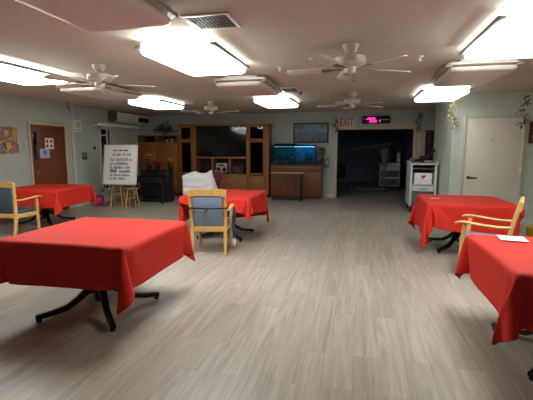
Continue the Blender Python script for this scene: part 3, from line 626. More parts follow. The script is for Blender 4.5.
349,604,671,393,604,670,437,609,670,480,616,670,522,602,670,564,590,669,608,594,666,595,634,654,612,670,635,601,650,597,611,630,559,626,614,520,
641,626,481,658,628,440,676,626,400,-690,566,385,-685,586,423,-674,607,461,-660,625,498,-642,641,536,-622,654,573,-610,674,610,-619,637,631,-613,597,650,
-569,596,648,-525,598,647,-487,621,643,-444,629,641,-401,617,638,-357,614,637,-313,613,636,-269,611,636,-225,610,635,-181,609,634,-137,608,633,-93,608,633,
-49,607,632,-5,607,631,39,606,631,84,606,630,128,605,630,172,605,629,216,605,628,260,605,628,304,605,627,348,604,627,392,606,626,436,613,626,
480,614,626,522,601,626,562,583,626,606,582,623,584,619,614,591,660,597,620,682,574,603,666,536,599,643,499,602,618,463,622,609,425,639,610,384,
-687,604,363,-670,621,401,-651,636,438,-631,648,475,-615,667,512,-608,689,549,-610,651,572,-630,618,593,-607,583,608,-570,608,605,-528,596,603,-488,615,599,
-445,624,597,-401,628,596,-358,617,593,-314,614,592,-270,612,591,-226,611,591,-182,610,590,-138,609,589,-94,609,589,-49,608,588,-5,607,587,39,607,587,
83,606,586,127,606,585,171,606,585,215,606,584,259,605,584,303,605,583,347,605,583,391,609,582,435,614,582,479,612,582,521,599,582,560,578,582,
603,571,581,576,605,574,574,646,559,595,678,537,628,693,512,609,679,475,608,654,439,593,634,403,598,609,367,-659,629,340,-639,642,377,-621,658,414,
-610,679,451,-606,703,488,-601,666,512,-612,629,534,-635,597,554,-601,572,566,-573,606,561,-530,595,559,-489,609,556,-446,618,553,-402,624,552,-358,626,550,
-315,618,548,-271,614,547,-227,612,547,-182,611,546,-138,610,545,-94,609,544,-50,609,544,-6,608,543,38,608,542,82,607,542,126,607,541,170,606,541,
214,606,540,259,606,540,303,606,539,347,607,539,391,611,538,435,614,538,479,610,538,521,597,538,559,576,538,600,560,538,570,591,532,558,632,520,
586,658,499,602,693,477,636,703,451,615,691,415,604,668,378,595,645,342,-629,650,316,-614,669,353,-607,692,390,-605,716,427,-596,680,451,-602,643,474,
-632,620,496,-634,580,514,-595,563,523,-576,603,517,-532,596,515,-488,600,512,-446,612,510,-403,619,508,-359,622,506,-315,624,505,-271,619,504,-227,614,503,
-183,612,502,-139,611,501,-95,611,500,-51,610,500,-7,609,499,37,608,498,82,608,498,126,608,497,170,607,497,214,607,496,258,607,496,302,607,495,
346,609,495,390,613,494,434,612,494,478,608,493,520,595,494,559,574,494,598,553,495,581,594,490,544,616,481,575,640,461,595,673,439,609,708,417,
644,714,390,624,699,353,610,678,317,-608,681,292,-605,705,329,-604,729,366,-593,694,391,-592,657,414,-617,628,436,-647,604,458,-631,566,472,-588,555,480,
-579,598,473,-535,597,471,-491,600,468,-447,604,466,-404,614,464,-360,617,463,-316,619,461,-272,620,460,-228,618,459,-184,616,458,-140,614,457,-96,612,456,
-51,611,456,-7,610,455,37,609,454,81,609,454,125,608,453,169,608,453,213,608,452,257,608,452,301,609,451,345,611,451,390,612,450,434,610,450,
478,606,449,520,593,449,559,572,450,595,547,451,586,590,446,543,599,441,551,639,423,586,652,400,597,689,379,617,722,356,651,724,329,635,705,292,
-604,718,268,-603,742,305,-593,707,330,-584,671,354,-605,639,376,-636,617,398,-658,585,419,-624,558,429,-582,548,437,-580,591,430,-537,603,427,-493,604,425,
-449,606,422,-405,609,420,-361,611,419,-317,613,417,-273,614,416,-229,614,415,-185,614,414,-140,613,413,-96,612,412,-52,612,412,-8,611,411,36,610,410,
80,610,410,124,610,409,168,609,409,213,609,408,257,610,407,301,610,407,345,610,406,389,610,406,433,608,406,477,604,405,519,591,405,557,568,406,
592,542,407,590,586,402,546,587,398,531,627,386,567,639,363,591,668,340,600,705,319,624,735,296,658,733,268
)
UNEVEN_CLOTH = (
-661,-663,61,-660,-683,100,-659,-702,140,-649,-720,179,-621,-717,213,-615,-682,239,-623,-649,267,-601,-624,297,-577,-646,326,-568,-676,356,-533,-673,383,-532,-634,402,
-543,-595,421,-508,-572,436,-482,-607,438,-500,-647,438,-536,-673,438,-498,-695,431,-456,-687,422,-413,-679,414,-371,-672,405,-330,-657,396,-288,-646,389,-245,-638,382,
-202,-631,376,-158,-627,370,-115,-624,365,-71,-621,360,-27,-618,355,16,-616,349,60,-614,344,104,-612,339,148,-611,334,192,-610,329,235,-609,324,279,-607,319,
323,-606,314,367,-603,309,407,-586,305,444,-611,299,485,-626,293,522,-649,289,564,-660,283,584,-622,273,585,-578,264,-659,-624,80,-657,-643,120,-658,-663,159,
-660,-682,199,-654,-701,238,-628,-706,274,-613,-675,301,-625,-643,329,-598,-625,359,-572,-646,388,-560,-676,418,-530,-653,442,-543,-615,460,-521,-581,478,-485,-605,482,
-512,-640,480,-532,-679,481,-490,-692,474,-448,-683,465,-405,-675,457,-368,-655,446,-327,-642,438,-284,-632,430,-241,-626,424,-197,-622,419,-154,-620,414,-110,-618,408,
-66,-617,403,-22,-615,398,22,-613,393,65,-611,388,109,-610,383,153,-610,378,197,-610,373,240,-609,368,284,-607,363,328,-606,358,372,-604,353,413,-588,349,
449,-612,343,491,-624,337,527,-649,332,571,-652,326,588,-613,316,590,-569,307,-666,-585,100,-659,-604,139,-655,-623,179,-656,-643,218,-658,-662,258,-657,-682,297,
-635,-693,334,-613,-668,363,-625,-636,391,-595,-627,421,-568,-647,450,-545,-671,479,-533,-634,499,-535,-594,517,-492,-602,525,-516,-639,524,-526,-682,525,-483,-687,517,
-440,-679,509,-404,-656,496,-365,-639,487,-323,-627,479,-280,-621,473,-236,-618,467,-192,-616,462,-149,-615,457,-105,-616,452,-61,-615,447,-17,-614,442,27,-612,437,
70,-610,432,114,-609,427,158,-608,422,202,-610,417,245,-609,412,289,-607,407,333,-606,402,377,-604,397,418,-590,392,455,-614,387,498,-623,380,534,-648,376,
577,-644,369,591,-603,359,594,-560,350,-681,-549,121,-671,-567,160,-662,-585,199,-655,-604,238,-653,-623,277,-654,-643,317,-658,-662,356,-642,-677,395,-615,-662,425,
-625,-629,453,-593,-631,483,-572,-659,511,-538,-653,538,-540,-613,557,-501,-598,568,-516,-639,568,-519,-683,568,-475,-682,560,-440,-658,548,-402,-638,537,-362,-623,528,
-319,-617,522,-275,-614,516,-231,-612,511,-187,-612,506,-144,-613,501,-100,-613,496,-56,-613,491,-12,-612,486,32,-610,481,75,-609,476,119,-607,471,163,-606,465,
207,-607,460,251,-609,456,294,-608,451,338,-606,446,382,-605,441,424,-592,436,461,-615,430,504,-622,424,541,-646,419,583,-636,412,594,-594,402,598,-551,393,
-687,-510,141,-685,-530,180,-679,-549,219,-671,-568,258,-658,-584,297,-654,-603,337,-651,-623,376,-657,-642,415,-648,-660,454,-619,-656,488,-622,-622,515,-597,-643,545,
-564,-652,573,-532,-632,596,-513,-595,610,-512,-639,612,-511,-683,612,-474,-662,600,-436,-643,589,-400,-620,577,-357,-614,571,-313,-613,565,-270,-610,560,-226,-608,554,
-182,-608,549,-139,-609,545,-95,-611,540,-51,-612,535,-7,-610,530,37,-609,525,80,-608,519,124,-606,514,168,-604,509,212,-605,504,255,-608,499,299,-608,494,
343,-606,489,387,-605,485,429,-594,480,467,-615,474,511,-620,468,548,-644,463,588,-627,455,597,-585,445,601,-542,436,-648,-493,151,-657,-499,194,-664,-512,236,
-668,-528,277,-669,-546,317,-666,-566,356,-661,-585,396,-651,-602,435,-655,-621,474,-650,-640,514,-626,-649,549,-612,-618,577,-591,-642,607,-556,-634,633,-540,-595,645,
-539,-639,646,-507,-668,653,-471,-646,641,-438,-620,626,-396,-611,620,-352,-612,614,-308,-611,609,-265,-609,604,-221,-611,598,-177,-607,593,-133,-607,588,-90,-609,583,
-46,-610,579,-2,-609,573,42,-609,568,85,-607,563,129,-604,558,173,-602,553,217,-604,548,261,-606,543,304,-607,538,348,-606,533,392,-606,528,435,-596,523,
474,-616,518,517,-619,511,555,-641,506,592,-619,498,596,-576,488,607,-534,479,-612,-518,155,-616,-515,199,-620,-513,243,-627,-515,286,-636,-520,329,-642,-532,371,
-648,-546,413,-652,-563,453,-653,-581,493,-652,-601,533,-649,-619,573,-634,-637,611,-607,-616,639,-581,-636,669,-563,-599,683,-549,-639,689,-506,-648,692,-476,-620,676,
-434,-608,669,-390,-608,663,-347,-611,658,-303,-610,653,-260,-615,647,-216,-612,642,-172,-610,637,-128,-606,632,-85,-607,627,-41,-608,622,3,-608,617,47,-608,612,
90,-606,607,134,-604,602,178,-605,597,222,-603,592,266,-605,587,309,-607,582,353,-605,577,397,-606,572,440,-598,567,480,-616,561,524,-618,555,563,-638,550,
595,-609,541,597,-566,532,615,-527,522,-574,-540,160,-579,-540,204,-585,-539,248,-590,-537,292,-593,-528,335,-599,-532,378,-605,-539,421,-612,-546,464,-620,-556,507,
-627,-568,548,-634,-582,590,-638,-598,631,-638,-618,670,-609,-628,702,-580,-605,723,-552,-635,733,-515,-615,719,-473,-604,717,-429,-604,712,-385,-607,707,-341,-610,702,
-298,-616,696,-255,-611,691,-211,-609,686,-167,-606,680,-123,-608,676,-80,-605,671,-36,-607,666,8,-607,661,52,-607,656,95,-605,651,139,-608,645,183,-608,640,
227,-605,636,271,-604,631,314,-606,626,358,-605,621,402,-605,616,445,-600,611,486,-616,605,530,-617,599,571,-633,593,598,-600,584,601,-557,574,630,-526,563,
-538,-515,165,-540,-520,209,-543,-525,253,-546,-531,296,-550,-537,340,-557,-544,383,-563,-552,426,-570,-559,469,-577,-565,512,-583,-571,555,-590,-577,598,-598,-583,641,
-608,-588,684,-623,-593,725,-601,-603,766,-556,-606,767,-512,-608,763,-468,-611,761,-424,-614,756,-381,-615,751,-337,-617,746,-293,-617,740,-249,-616,734,-206,-615,729,
-162,-613,724,-119,-606,720,-75,-605,715,-31,-605,710,13,-606,705,57,-607,700,101,-610,694,144,-612,689,188,-612,684,232,-609,679,275,-605,675,319,-605,670,
363,-605,665,407,-605,660,451,-603,655,493,-615,649,536,-617,642,578,-628,636,599,-591,627,609,-549,617,641,-560,590,-562,-479,168,-566,-485,211,-570,-491,255,
-573,-496,298,-577,-502,342,-581,-508,386,-584,-513,429,-587,-518,473,-590,-523,516,-593,-529,560,-596,-534,604,-599,-539,647,-602,-545,691,-620,-549,732,-597,-557,770,
-553,-562,776,-508,-566,776,-465,-570,777,-421,-575,778,-377,-581,778,-333,-586,777,-289,-591,776,-245,-596,773,-201,-601,771,-158,-605,767,-114,-609,763,-70,-611,759,
-26,-614,754,18,-615,749,62,-616,744,106,-616,738,149,-616,733,193,-615,728,237,-613,723,280,-608,718,324,-606,714,368,-605,709,412,-605,704,456,-607,698,
499,-612,692,541,-623,686,585,-622,679,593,-580,669,631,-566,651,628,-593,616,-580,-439,172,-582,-444,216,-584,-449,259,-586,-454,303,-587,-459,347,-588,-465,391,
-588,-469,434,-588,-474,478,-588,-480,522,-590,-485,566,-593,-490,610,-596,-496,653,-601,-501,697,-618,-506,739,-593,-513,774,-548,-518,769,-504,-522,769,-460,-527,769,
-416,-532,769,-372,-537,769,-328,-542,769,-284,-547,769,-241,-552,769,-197,-557,769,-153,-562,772,-109,-567,776,-65,-572,777,-22,-577,779,22,-583,778,66,-588,777,
110,-593,775,154,-597,772,198,-602,769,242,-606,766,285,-610,762,329,-612,758,373,-614,753,417,-616,747,461,-617,742,504,-617,736,547,-612,728,591,-613,722,
612,-576,709,628,-601,677,657,-608,644,-590,-396,177,-590,-401,220,-591,-406,264,-592,-411,308,-593,-416,352,-595,-421,396,-596,-426,439,-597,-432,483,-598,-437,527,
-598,-442,571,-599,-447,615,-600,-452,658,-601,-457,702,-616,-463,746,-588,-469,779,-543,-474,769,-499,-478,769,-455,-483,769,-411,-488,769,-367,-493,769,-324,-498,769,
-280,-503,769,-236,-508,769,-192,-513,769,-148,-518,769,-104,-523,769,-61,-528,769,-17,-534,769,27,-539,769,71,-544,769,115,-549,769,159,-553,769,203,-558,770,
246,-563,774,290,-568,776,334,-573,778,378,-579,779,422,-584,778,466,-589,776,510,-594,773,553,-599,770,598,-603,766,633,-600,739,662,-598,706,637,-582,673,
-595,-352,182,-595,-357,225,-597,-362,269,-598,-368,313,-600,-373,357,-602,-378,401,-603,-383,444,-603,-388,488,-603,-393,532,-603,-398,576,-603,-403,620,-603,-409,664,
-603,-414,707,-613,-419,752,-582,-425,782,-538,-430,769,-494,-434,769,-450,-439,769,-406,-444,769,-363,-449,769,-319,-454,769,-275,-459,769,-231,-464,769,-187,-469,769,
-143,-474,769,-99,-480,769,-56,-485,769,-12,-490,769,32,-495,769,76,-500,769,120,-505,769,164,-510,769,207,-515,769,251,-520,769,295,-525,769,339,-530,769,
383,-535,769,426,-540,769,470,-545,769,514,-550,769,558,-554,770,602,-559,770,619,-560,729,650,-557,698,672,-558,659,-597,-309,187,-599,-314,230,-601,-319,274,
-603,-324,318,-604,-329,362,-604,-334,406,-604,-339,449,-604,-344,493,-604,-349,537,-604,-355,581,-603,-360,625,-603,-365,669,-604,-370,712,-611,-375,757,-576,-381,783,
-533,-386,770,-489,-391,769,-445,-396,769,-401,-401,769,-358,-406,769,-314,-411,769,-270,-416,769,-226,-421,769,-182,-426,769,-138,-431,769,-94,-436,769,-51,-441,769,
-7,-446,769,37,-451,769,81,-456,769,125,-461,769,169,-466,769,212,-471,769,256,-476,769,300,-481,769,344,-486,769,388,-491,769,431,-496,769,475,-501,769,
519,-506,769,563,-511,774,606,-515,767,609,-517,723,625,-523,683,648,-524,645,-599,-265,192,-601,-270,235,-603,-275,279,-604,-280,323,-604,-285,367,-605,-290,411,
-605,-295,454,-605,-301,498,-605,-306,542,-604,-311,586,-604,-316,630,-606,-321,673,-609,-326,717,-608,-332,761,-570,-337,783,-528,-342,770,-484,-347,769,-440,-352,769,
-396,-357,769,-352,-362,769,-309,-367,769,-265,-372,769,-221,-377,769,-177,-382,769,-133,-387,769,-89,-392,769,-46,-397,769,-2,-402,769,42,-407,769,86,-412,769,
130,-417,769,174,-422,769,217,-427,769,261,-432,769,305,-437,769,349,-442,769,393,-447,769,437,-452,769,480,-457,769,524,-462,769,567,-467,776,610,-471,764,
623,-475,722,626,-479,678,634,-483,635,-602,-221,197,-602,-226,240,-603,-231,284,-604,-236,328,-604,-241,372,-605,-247,416,-605,-252,459,-607,-257,503,-607,-262,547,
-608,-267,591,-608,-272,635,-609,-277,678,-614,-283,722,-605,-288,765,-565,-293,782,-523,-298,770,-479,-303,769,-435,-308,769,-391,-313,769,-347,-318,769,-304,-323,769,
-260,-328,769,-216,-333,769,-172,-338,769,-128,-343,769,-84,-348,769,-41,-353,769,3,-358,769,47,-363,769,91,-368,769,135,-373,769,179,-378,769,222,-383,769,
266,-388,769,310,-393,769,354,-398,769,398,-403,769,442,-409,769,485,-413,769,529,-418,769,572,-423,777,613,-427,761,615,-432,717,623,-436,674,625,-441,630,
-603,-177,202,-604,-182,245,-603,-187,289,-603,-193,333,-604,-198,377,-605,-203,421,-605,-208,464,-606,-213,508,-607,-218,552,-609,-223,596,-610,-228,640,-611,-234,683,
-616,-239,727,-602,-244,769,-560,-249,780,-518,-254,769,-474,-259,769,-430,-264,769,-386,-269,769,-342,-274,769,-298,-279,769,-255,-284,769,-211,-289,769,-167,-294,769,
-123,-299,769,-79,-304,769,-36,-309,769,8,-314,769,52,-319,769,96,-324,769,140,-329,769,184,-334,769,227,-339,769,271,-344,769,315,-350,769,359,-355,769,
403,-360,769,447,-365,769,490,-370,769,534,-375,769,578,-379,778,616,-384,756,610,-388,712,612,-393,669,615,-398,625,-605,-133,207,-604,-139,251,-604,-144,294,
-604,-149,338,-604,-154,382,-605,-159,426,-605,-164,470,-606,-169,513,-607,-174,557,-608,-179,601,-610,-185,645,-611,-190,688,-617,-195,732,-599,-200,772,-556,-205,777,
-513,-210,769,-469,-215,769,-425,-220,769,-381,-225,769,-337,-230,769,-293,-235,769,-250,-240,769,-206,-245,769,-162,-250,769,-118,-255,769,-74,-260,769,-30,-265,769,
13,-271,769,57,-276,769,101,-281,769,145,-286,769,189,-291,769,233,-296,769,276,-301,769,320,-306,769,364,-311,769,408,-316,769,452,-321,769,495,-326,769,
539,-331,769,583,-335,777,619,-340,751,611,-345,708,609,-350,664,607,-355,620,-606,-90,212,-606,-95,256,-606,-100,299,-605,-105,343,-605,-110,387,-605,-115,431,
-606,-120,475,-606,-125,519,-607,-131,562,-608,-136,606,-609,-141,650,-611,-146,694,-617,-151,737,-595,-156,775,-551,-161,773,-507,-166,769,-464,-171,769,-420,-176,769,
-376,-181,769,-332,-186,769,-288,-191,769,-245,-196,769,-201,-201,769,-157,-207,769,-113,-212,769,-69,-217,769,-25,-222,769,18,-227,769,62,-232,769,106,-237,769,
150,-242,769,194,-247,769,238,-252,769,281,-257,769,325,-262,769,369,-267,769,413,-272,769,457,-277,769,500,-282,769,544,-287,769,588,-292,776,621,-296,746,
615,-301,702,613,-306,659,610,-311,615,-607,-46,217,-607,-51,261,-607,-56,305,-607,-61,348,-607,-66,392,-607,-71,436,-607,-77,480,-607,-82,524,-607,-87,567,
-608,-92,611,-608,-97,655,-609,-102,699,-617,-107,743,-590,-112,777,-546,-117,770,-503,-122,769,-459,-128,769,-415,-133,769,-371,-138,769,-327,-143,769,-283,-148,769,
-240,-153,769,-196,-158,769,-152,-163,769,-108,-168,769,-64,-173,769,-20,-178,769,23,-183,769,67,-188,769,111,-193,769,155,-198,769,199,-203,769,243,-208,769,
286,-213,769,330,-218,769,374,-223,769,418,-228,769,462,-233,769,505,-238,769,549,-243,769,593,-248,773,622,-252,741,619,-257,697,616,-262,653,613,-267,609,
-606,-2,222,-607,-7,266,-607,-12,310,-607,-17,354,-608,-23,397,-608,-28,441,-608,-33,485,-608,-38,529,-608,-43,573,-608,-48,616,-608,-53,660,-608,-58,704,
-616,-63,749,-585,-69,780,-541,-73,769,-498,-79,769,-454,-84,769,-410,-89,769,-366,-94,769,-322,-99,769,-278,-104,769,-235,-109,769,-191,-114,769,-147,-119,769,
-103,-124,769,-59,-129,769,-15,-134,769,28,-139,769,72,-144,769,116,-149,769,160,-154,769,204,-159,769,248,-164,769,291,-169,769,335,-174,769,379,-179,769,
423,-184,769,467,-189,769,510,-194,769,554,-199,769,598,-204,772,623,-209,735,621,-214,692,619,-219,648,615,-224,604,-603,42,227,-605,37,271,-606,31,315,
-607,26,359,-608,21,402,-608,16,446,-608,11,490,-608,6,534,-608,1,578,-608,-4,622,-608,-9,665,-607,-14,709,-613,-20,754,-580,-25,781,-536,-30,769,
-493,-35,769,-449,-40,769,-405,-45,769,-361,-50,769,-317,-55,769,-273,-60,769,-230,-65,769,-186,-70,769,-142,-75,769,-98,-80,769,-54,-85,769,-10,-90,769,
33,-95,769,77,-100,769,121,-105,769,165,-110,769,209,-115,769,253,-120,769,296,-125,769,340,-130,769,384,-135,769,428,-140,769,472,-146,769,515,-151,769,
559,-155,772,603,-160,770,622,-165,730,621,-170,686,619,-175,643,616,-180,599,-600,85,232,-603,80,276,-605,75,320,-607,70,364,-608,65,407,-608,60,451,
-609,55,495,-609,50,539,-609,45,583,-609,40,626,-609,34,670,-609,29,714,-611,24,759,-574,19,782,-531,14,770,-488,9,769,-444,4,769,-400,-1,769,
-356,-6,769,-312,-11,769,-268,-16,769,-224,-21,769,-181,-26,769,-137,-31,769,-93,-36,769,-49,-41,769,-5,-46,769,38,-51,769,82,-56,769,126,-61,769,
170,-66,769,214,-71,769,258,-76,769,301,-82,769,345,-87,769,389,-92,769,433,-97,769,477,-102,769,520,-107,769,564,-112,775,607,-116,767,621,-121,725,
620,-126,681,618,-131,638,617,-136,594,-596,129,238,-600,124,281,-603,119,325,-606,114,369,-608,109,413,-610,104,456,-611,99,500,-611,94,544,-611,88,588,
-610,83,631,-609,78,675,-613,73,719,-608,68,762,-569,63,781,-526,58,769,-482,53,769,-439,48,769,-395,43,769,-351,38,769,-307,33,769,-263,28,769,
-219,23,769,-176,18,769,-132,13,769,-88,8,769,-44,3,769,0,-3,769,44,-8,769,87,-13,769,131,-18,769,175,-23,769,219,-28,769,263,-33,769,
307,-38,769,350,-43,769,394,-48,769,438,-53,769,482,-58,769,526,-63,769,569,-68,777,610,-73,763,619,-77,720,617,-82,676,616,-87,633,616,-92,589,
-591,172,243,-596,168,287,-600,163,330,-604,158,374,-607,153,418,-609,148,461,-610,142,505,-612,137,549,-612,132,593,-611,127,637,-611,122,680,-616,117,724,
-606,112,767,-564,107,779,-521,102,769,-477,97,769,-433,92,769,-390,87,769,-346,82,769,-302,77,769,-258,72,769,-214,66,769,-171,61,769,-127,56,769,
-83,51,769,-39,46,769,5,41,769,49,36,769,92,31,769,136,26,769,180,21,769,224,16,769,268,11,769,312,6,769,355,1,769,399,-4,769,
443,-9,769,487,-14,769,531,-19,769,574,-24,778,614,-29,759,614,-34,715,615,-39,672,615,-43,628,615,-48,584,-587,216,248,-591,211,292,-596,206,336,
-599,201,379,-604,196,423,-607,191,467,-609,186,510,-610,181,554,-612,176,598,-613,171,642,-613,166,685,-617,161,729,-602,156,770,-559,151,777,-516,146,769,
-472,141,769,-428,136,769,-385,130,769,-341,125,769,-297,120,769,-253,115,769,-209,110,769,-166,105,769,-122,100,769,-78,95,769,-34,90,769,10,85,769,
54,80,769,98,75,769,141,70,769,185,65,769,229,60,769,273,55,769,317,50,769,360,45,769,404,40,769,448,35,769,492,30,769,536,25,769,
579,20,778,616,15,755,612,10,711,613,5,667,613,0,623,613,-5,579,-583,260,254,-586,255,297,-590,250,341,-595,245,385,-599,240,428,-603,235,472,
-606,230,516,-609,225,559,-610,220,603,-613,215,647,-613,210,691,-618,204,734,-598,200,773,-554,195,774,-511,190,769,-467,185,769,-423,179,769,-380,174,769,
-336,169,769,-292,164,769,-248,159,769,-204,154,769,-160,149,769,-117,144,769,-73,139,769,-29,134,769,15,129,769,59,124,769,103,119,769,146,114,769,
190,109,769,234,104,769,278,99,769,322,94,769,365,89,769,409,84,769,453,79,769,497,74,769,541,69,769,585,64,777,619,59,750,613,54,706,
612,49,662,612,44,618,611,39,574,-588,303,259,-587,298,303,-588,293,346,-589,288,390,-593,283,434,-597,278,477,-602,273,521,-605,268,565,-608,263,608,
-610,258,652,-612,253,696,-618,248,740,-593,244,775,-550,239,771,-506,234,769,-462,229,769,-418,223,769,-375,218,769,-331,213,769,-287,208,769,-243,203,769,
-199,198,769,-155,193,769,-112,188,769,-68,183,769,-24,178,769,20,173,769,64,168,769,108,163,769,151,158,769,195,153,769,239,148,769,283,143,769,
327,138,769,370,133,769,414,128,769,458,123,769,502,117,769,546,112,769,590,108,775,621,103,744,614,98,701,612,93,657,611,88,613,610,83,569,
-602,345,264,-598,341,308,-594,337,351,-592,332,395,-592,327,439,-593,322,483,-596,317,526,-600,312,570,-603,307,614,-607,302,658,-610,297,701,-618,292,745,
-588,288,777,-545,283,770,-501,278,769,-457,272,769,-413,267,769,-370,262,769,-326,257,769,-282,252,769,-238,247,769,-194,242,769,-150,237,769,-107,232,769,
-63,227,769,-19,222,769,25,217,769,69,212,769,113,207,769,156,202,769,200,197,769,244,192,769,288,187,769,332,181,769,376,176,769,419,171,769,
463,166,769,507,161,769,551,156,769,594,151,773,622,147,739,616,142,695,613,137,652,611,132,608,610,127,564,-620,385,269,-614,381,313,-609,378,356,
-604,374,400,-600,370,444,-598,365,488,-597,361,532,-597,356,575,-600,351,619,-603,346,663,-607,341,707,-616,336,750,-583,332,779,-540,327,770,-496,321,769,
-452,316,769,-408,311,769,-365,306,769,-321,301,769,-277,296,769,-233,291,769,-189,286,769,-145,281,769,-102,276,769,-58,270,769,-14,265,769,30,260,769,
74,255,769,118,250,769,161,245,769,205,240,769,249,235,769,293,230,769,337,225,769,381,220,769,424,215,769,468,210,769,512,205,769,556,200,769,
599,195,771,623,190,734,618,185,690,615,180,646,613,176,603,612,171,559,-638,425,275,-633,421,318,-628,417,362,-621,414,406,-616,411,449,-611,407,493,
-607,403,536,-604,399,580,-604,394,624,-604,389,668,-605,385,712,-614,380,755,-578,376,780,-535,371,770,-491,365,769,-447,360,769,-403,355,769,-360,350,769,
-316,345,769,-272,339,769,-228,334,769,-184,329,769,-140,324,769,-97,319,769,-53,314,769,-9,309,769,35,304,769,79,299,769,123,294,769,166,289,769,
210,284,769,254,279,769,298,274,769,342,269,769,386,264,769,429,259,769,473,254,769,517,249,769,561,244,773,604,239,769,623,234,729,619,229,685,
617,224,641,615,219,598,615,214,554,-650,467,280,-647,463,323,-643,458,367,-639,455,411,-634,451,455,-629,447,498,-623,444,542,-617,441,585,-621,434,629,
-623,429,672,-619,426,716,-612,424,760,-573,420,779,-530,414,770,-486,409,769,-442,404,769,-398,399,769,-355,394,769,-311,388,769,-267,383,769,-223,378,769,
-179,373,769,-135,368,769,-92,363,769,-48,358,769,-4,353,769,40,348,769,84,343,769,128,338,769,172,333,769,215,328,769,259,323,769,303,318,769,
347,313,769,391,308,769,434,303,769,478,298,769,522,293,769,566,288,775,608,283,766,622,278,724,620,273,680,618,268,636,617,263,593,619,258,549,
-637,509,283,-636,505,327,-636,502,371,-635,498,415,-634,495,458,-633,491,502,-631,487,546,-628,483,590,-624,478,634,-619,473,677,-604,467,718,-609,468,763,
-568,464,777,-525,458,769,-481,453,769,-437,448,769,-393,442,769,-350,437,769,-306,432,769,-262,427,769,-218,422,769,-174,417,769,-130,412,769,-87,407,769,
-43,402,769,1,397,769,45,392,769,89,387,769,133,382,769,177,377,769,220,372,769,264,367,769,308,362,769,352,357,769,396,352,769,440,347,769,
483,342,769,527,337,769,571,332,776,612,326,762,619,322,719,620,317,675,618,312,631,619,307,588,623,302,544,-604,538,285,-603,535,329,-603,532,373,
-604,529,417,-605,527,461,-609,528,504,-607,524,548,-604,520,592,-601,515,636,-593,508,679,-609,511,720,-606,512,767,-563,508,776,-520,502,769,-476,497,769,
-432,492,769,-388,486,769,-345,481,769,-301,476,769,-257,471,769,-213,466,769,-169,461,769,-125,456,769,-81,451,769,-38,446,769,6,441,769,50,436,769,
94,431,769,138,426,769,182,421,769,226,416,769,269,411,769,313,406,769,357,401,769,401,396,769,445,390,769,489,385,769,532,380,769,576,375,777,
616,370,758,616,365,714,617,361,670,619,356,626,623,351,583,630,345,540,-608,582,288,-602,579,332,-597,575,375,-593,572,419,-590,569,463,-586,565,507,
-583,561,550,-580,557,594,-579,554,638,-582,550,682,-608,555,717,-606,558,768,-560,552,772,-515,546,769,-471,541,769,-428,535,769,-384,530,769,-340,525,769,
-296,520,769,-252,515,769,-208,510,769,-164,505,769,-120,500,769,-76,495,769,-33,490,769,11,485,769,55,479,769,99,474,769,143,469,769,187,464,769,
231,459,769,275,455,769,318,450,769,362,444,769,406,439,769,450,434,769,494,429,769,538,424,769,581,419,776,619,414,754,618,409,709,620,404,666,
624,399,622,631,394,579,637,388,536,-638,550,290,-638,554,334,-637,557,378,-635,558,422,-629,549,465,-625,545,509,-624,546,553,-624,551,597,-623,559,640,
-620,572,682,-607,600,712,-603,605,764,-556,597,774,-511,590,770,-467,585,772,-423,579,774,-379,574,775,-335,568,775,-291,563,774,-247,558,773,-203,553,771,
-159,548,770,-115,544,769,-71,538,769,-27,533,769,16,528,769,60,523,769,104,518,769,148,513,769,192,508,769,236,503,769,280,498,769,323,493,769,
367,488,769,411,483,769,455,478,769,499,473,769,543,468,769,586,463,773,623,458,749,621,453,705,627,448,661,634,442,618,641,436,575,648,431,532,
-670,519,293,-669,523,337,-670,527,381,-671,532,425,-672,541,468,-668,555,510,-660,571,550,-647,587,589,-630,601,627,-604,605,662,-582,576,684,-582,610,713,
-542,612,732,-503,627,746,-459,623,752,-416,618,755,-372,614,760,-329,610,763,-285,606,767,-241,602,770,-198,597,772,-154,592,775,-110,587,776,-66,582,778,
-22,577,778,22,571,777,66,567,775,109,562,773,153,557,770,197,552,769,241,547,769,285,542,769,329,537,769,372,532,769,416,527,769,460,522,769,
504,517,769,548,512,769,592,507,771,626,501,744,635,495,702,645,488,659,654,481,616,663,475,574,672,468,531,-714,522,293,-712,533,336,-708,548,377,
-699,565,417,-685,581,455,-668,596,493,-647,608,530,-623,616,566,-597,600,598,-613,575,631,-591,605,655,-564,585,681,-524,595,695,-486,614,706,-451,640,712,
-412,619,711,-368,615,716,-324,618,720,-280,619,725,-237,619,729,-193,619,734,-149,618,739,-105,617,744,-61,616,750,-17,614,755,26,612,759,70,609,763,
114,605,767,158,601,770,202,596,773,246,591,776,290,586,777,334,581,779,378,575,778,422,570,777,466,565,775,510,560,773,554,556,771,601,551,769,
630,545,738,637,538,695,645,531,652,653,525,609,661,518,567,668,511,524,-740,556,285,-724,574,322,-706,589,360,-685,602,396,-663,613,433,-640,621,469,
-614,623,505,-598,596,536,-622,578,569,-588,587,596,-564,611,624,-548,574,642,-507,581,657,-480,615,663,-446,643,668,-403,634,671,-363,614,672,-319,614,676,
-276,616,681,-232,616,686,-188,615,691,-144,614,696,-100,612,701,-57,611,706,-13,610,710,31,611,715,75,615,720,119,616,725,163,617,730,206,617,735,
250,617,740,294,616,746,338,615,751,382,613,756,426,611,760,470,607,763,514,604,766,558,600,768,604,596,768,606,579,726,603,563,684,607,551,642,
616,545,599,624,539,556,636,540,514,-720,588,262,-699,601,299,-677,611,335,-657,625,372,-632,631,408,-605,626,443,-602,595,473,-628,582,507,-594,583,534,
-569,606,562,-536,607,591,-532,565,602,-491,575,617,-474,615,619,-442,645,624,-398,641,628,-357,625,629,-315,613,633,-271,612,637,-227,613,642,-183,613,647,
-139,612,652,-95,612,657,-52,611,662,-8,611,667,36,612,671,80,613,676,124,615,681,168,616,686,211,615,691,255,611,696,299,608,702,342,605,707,
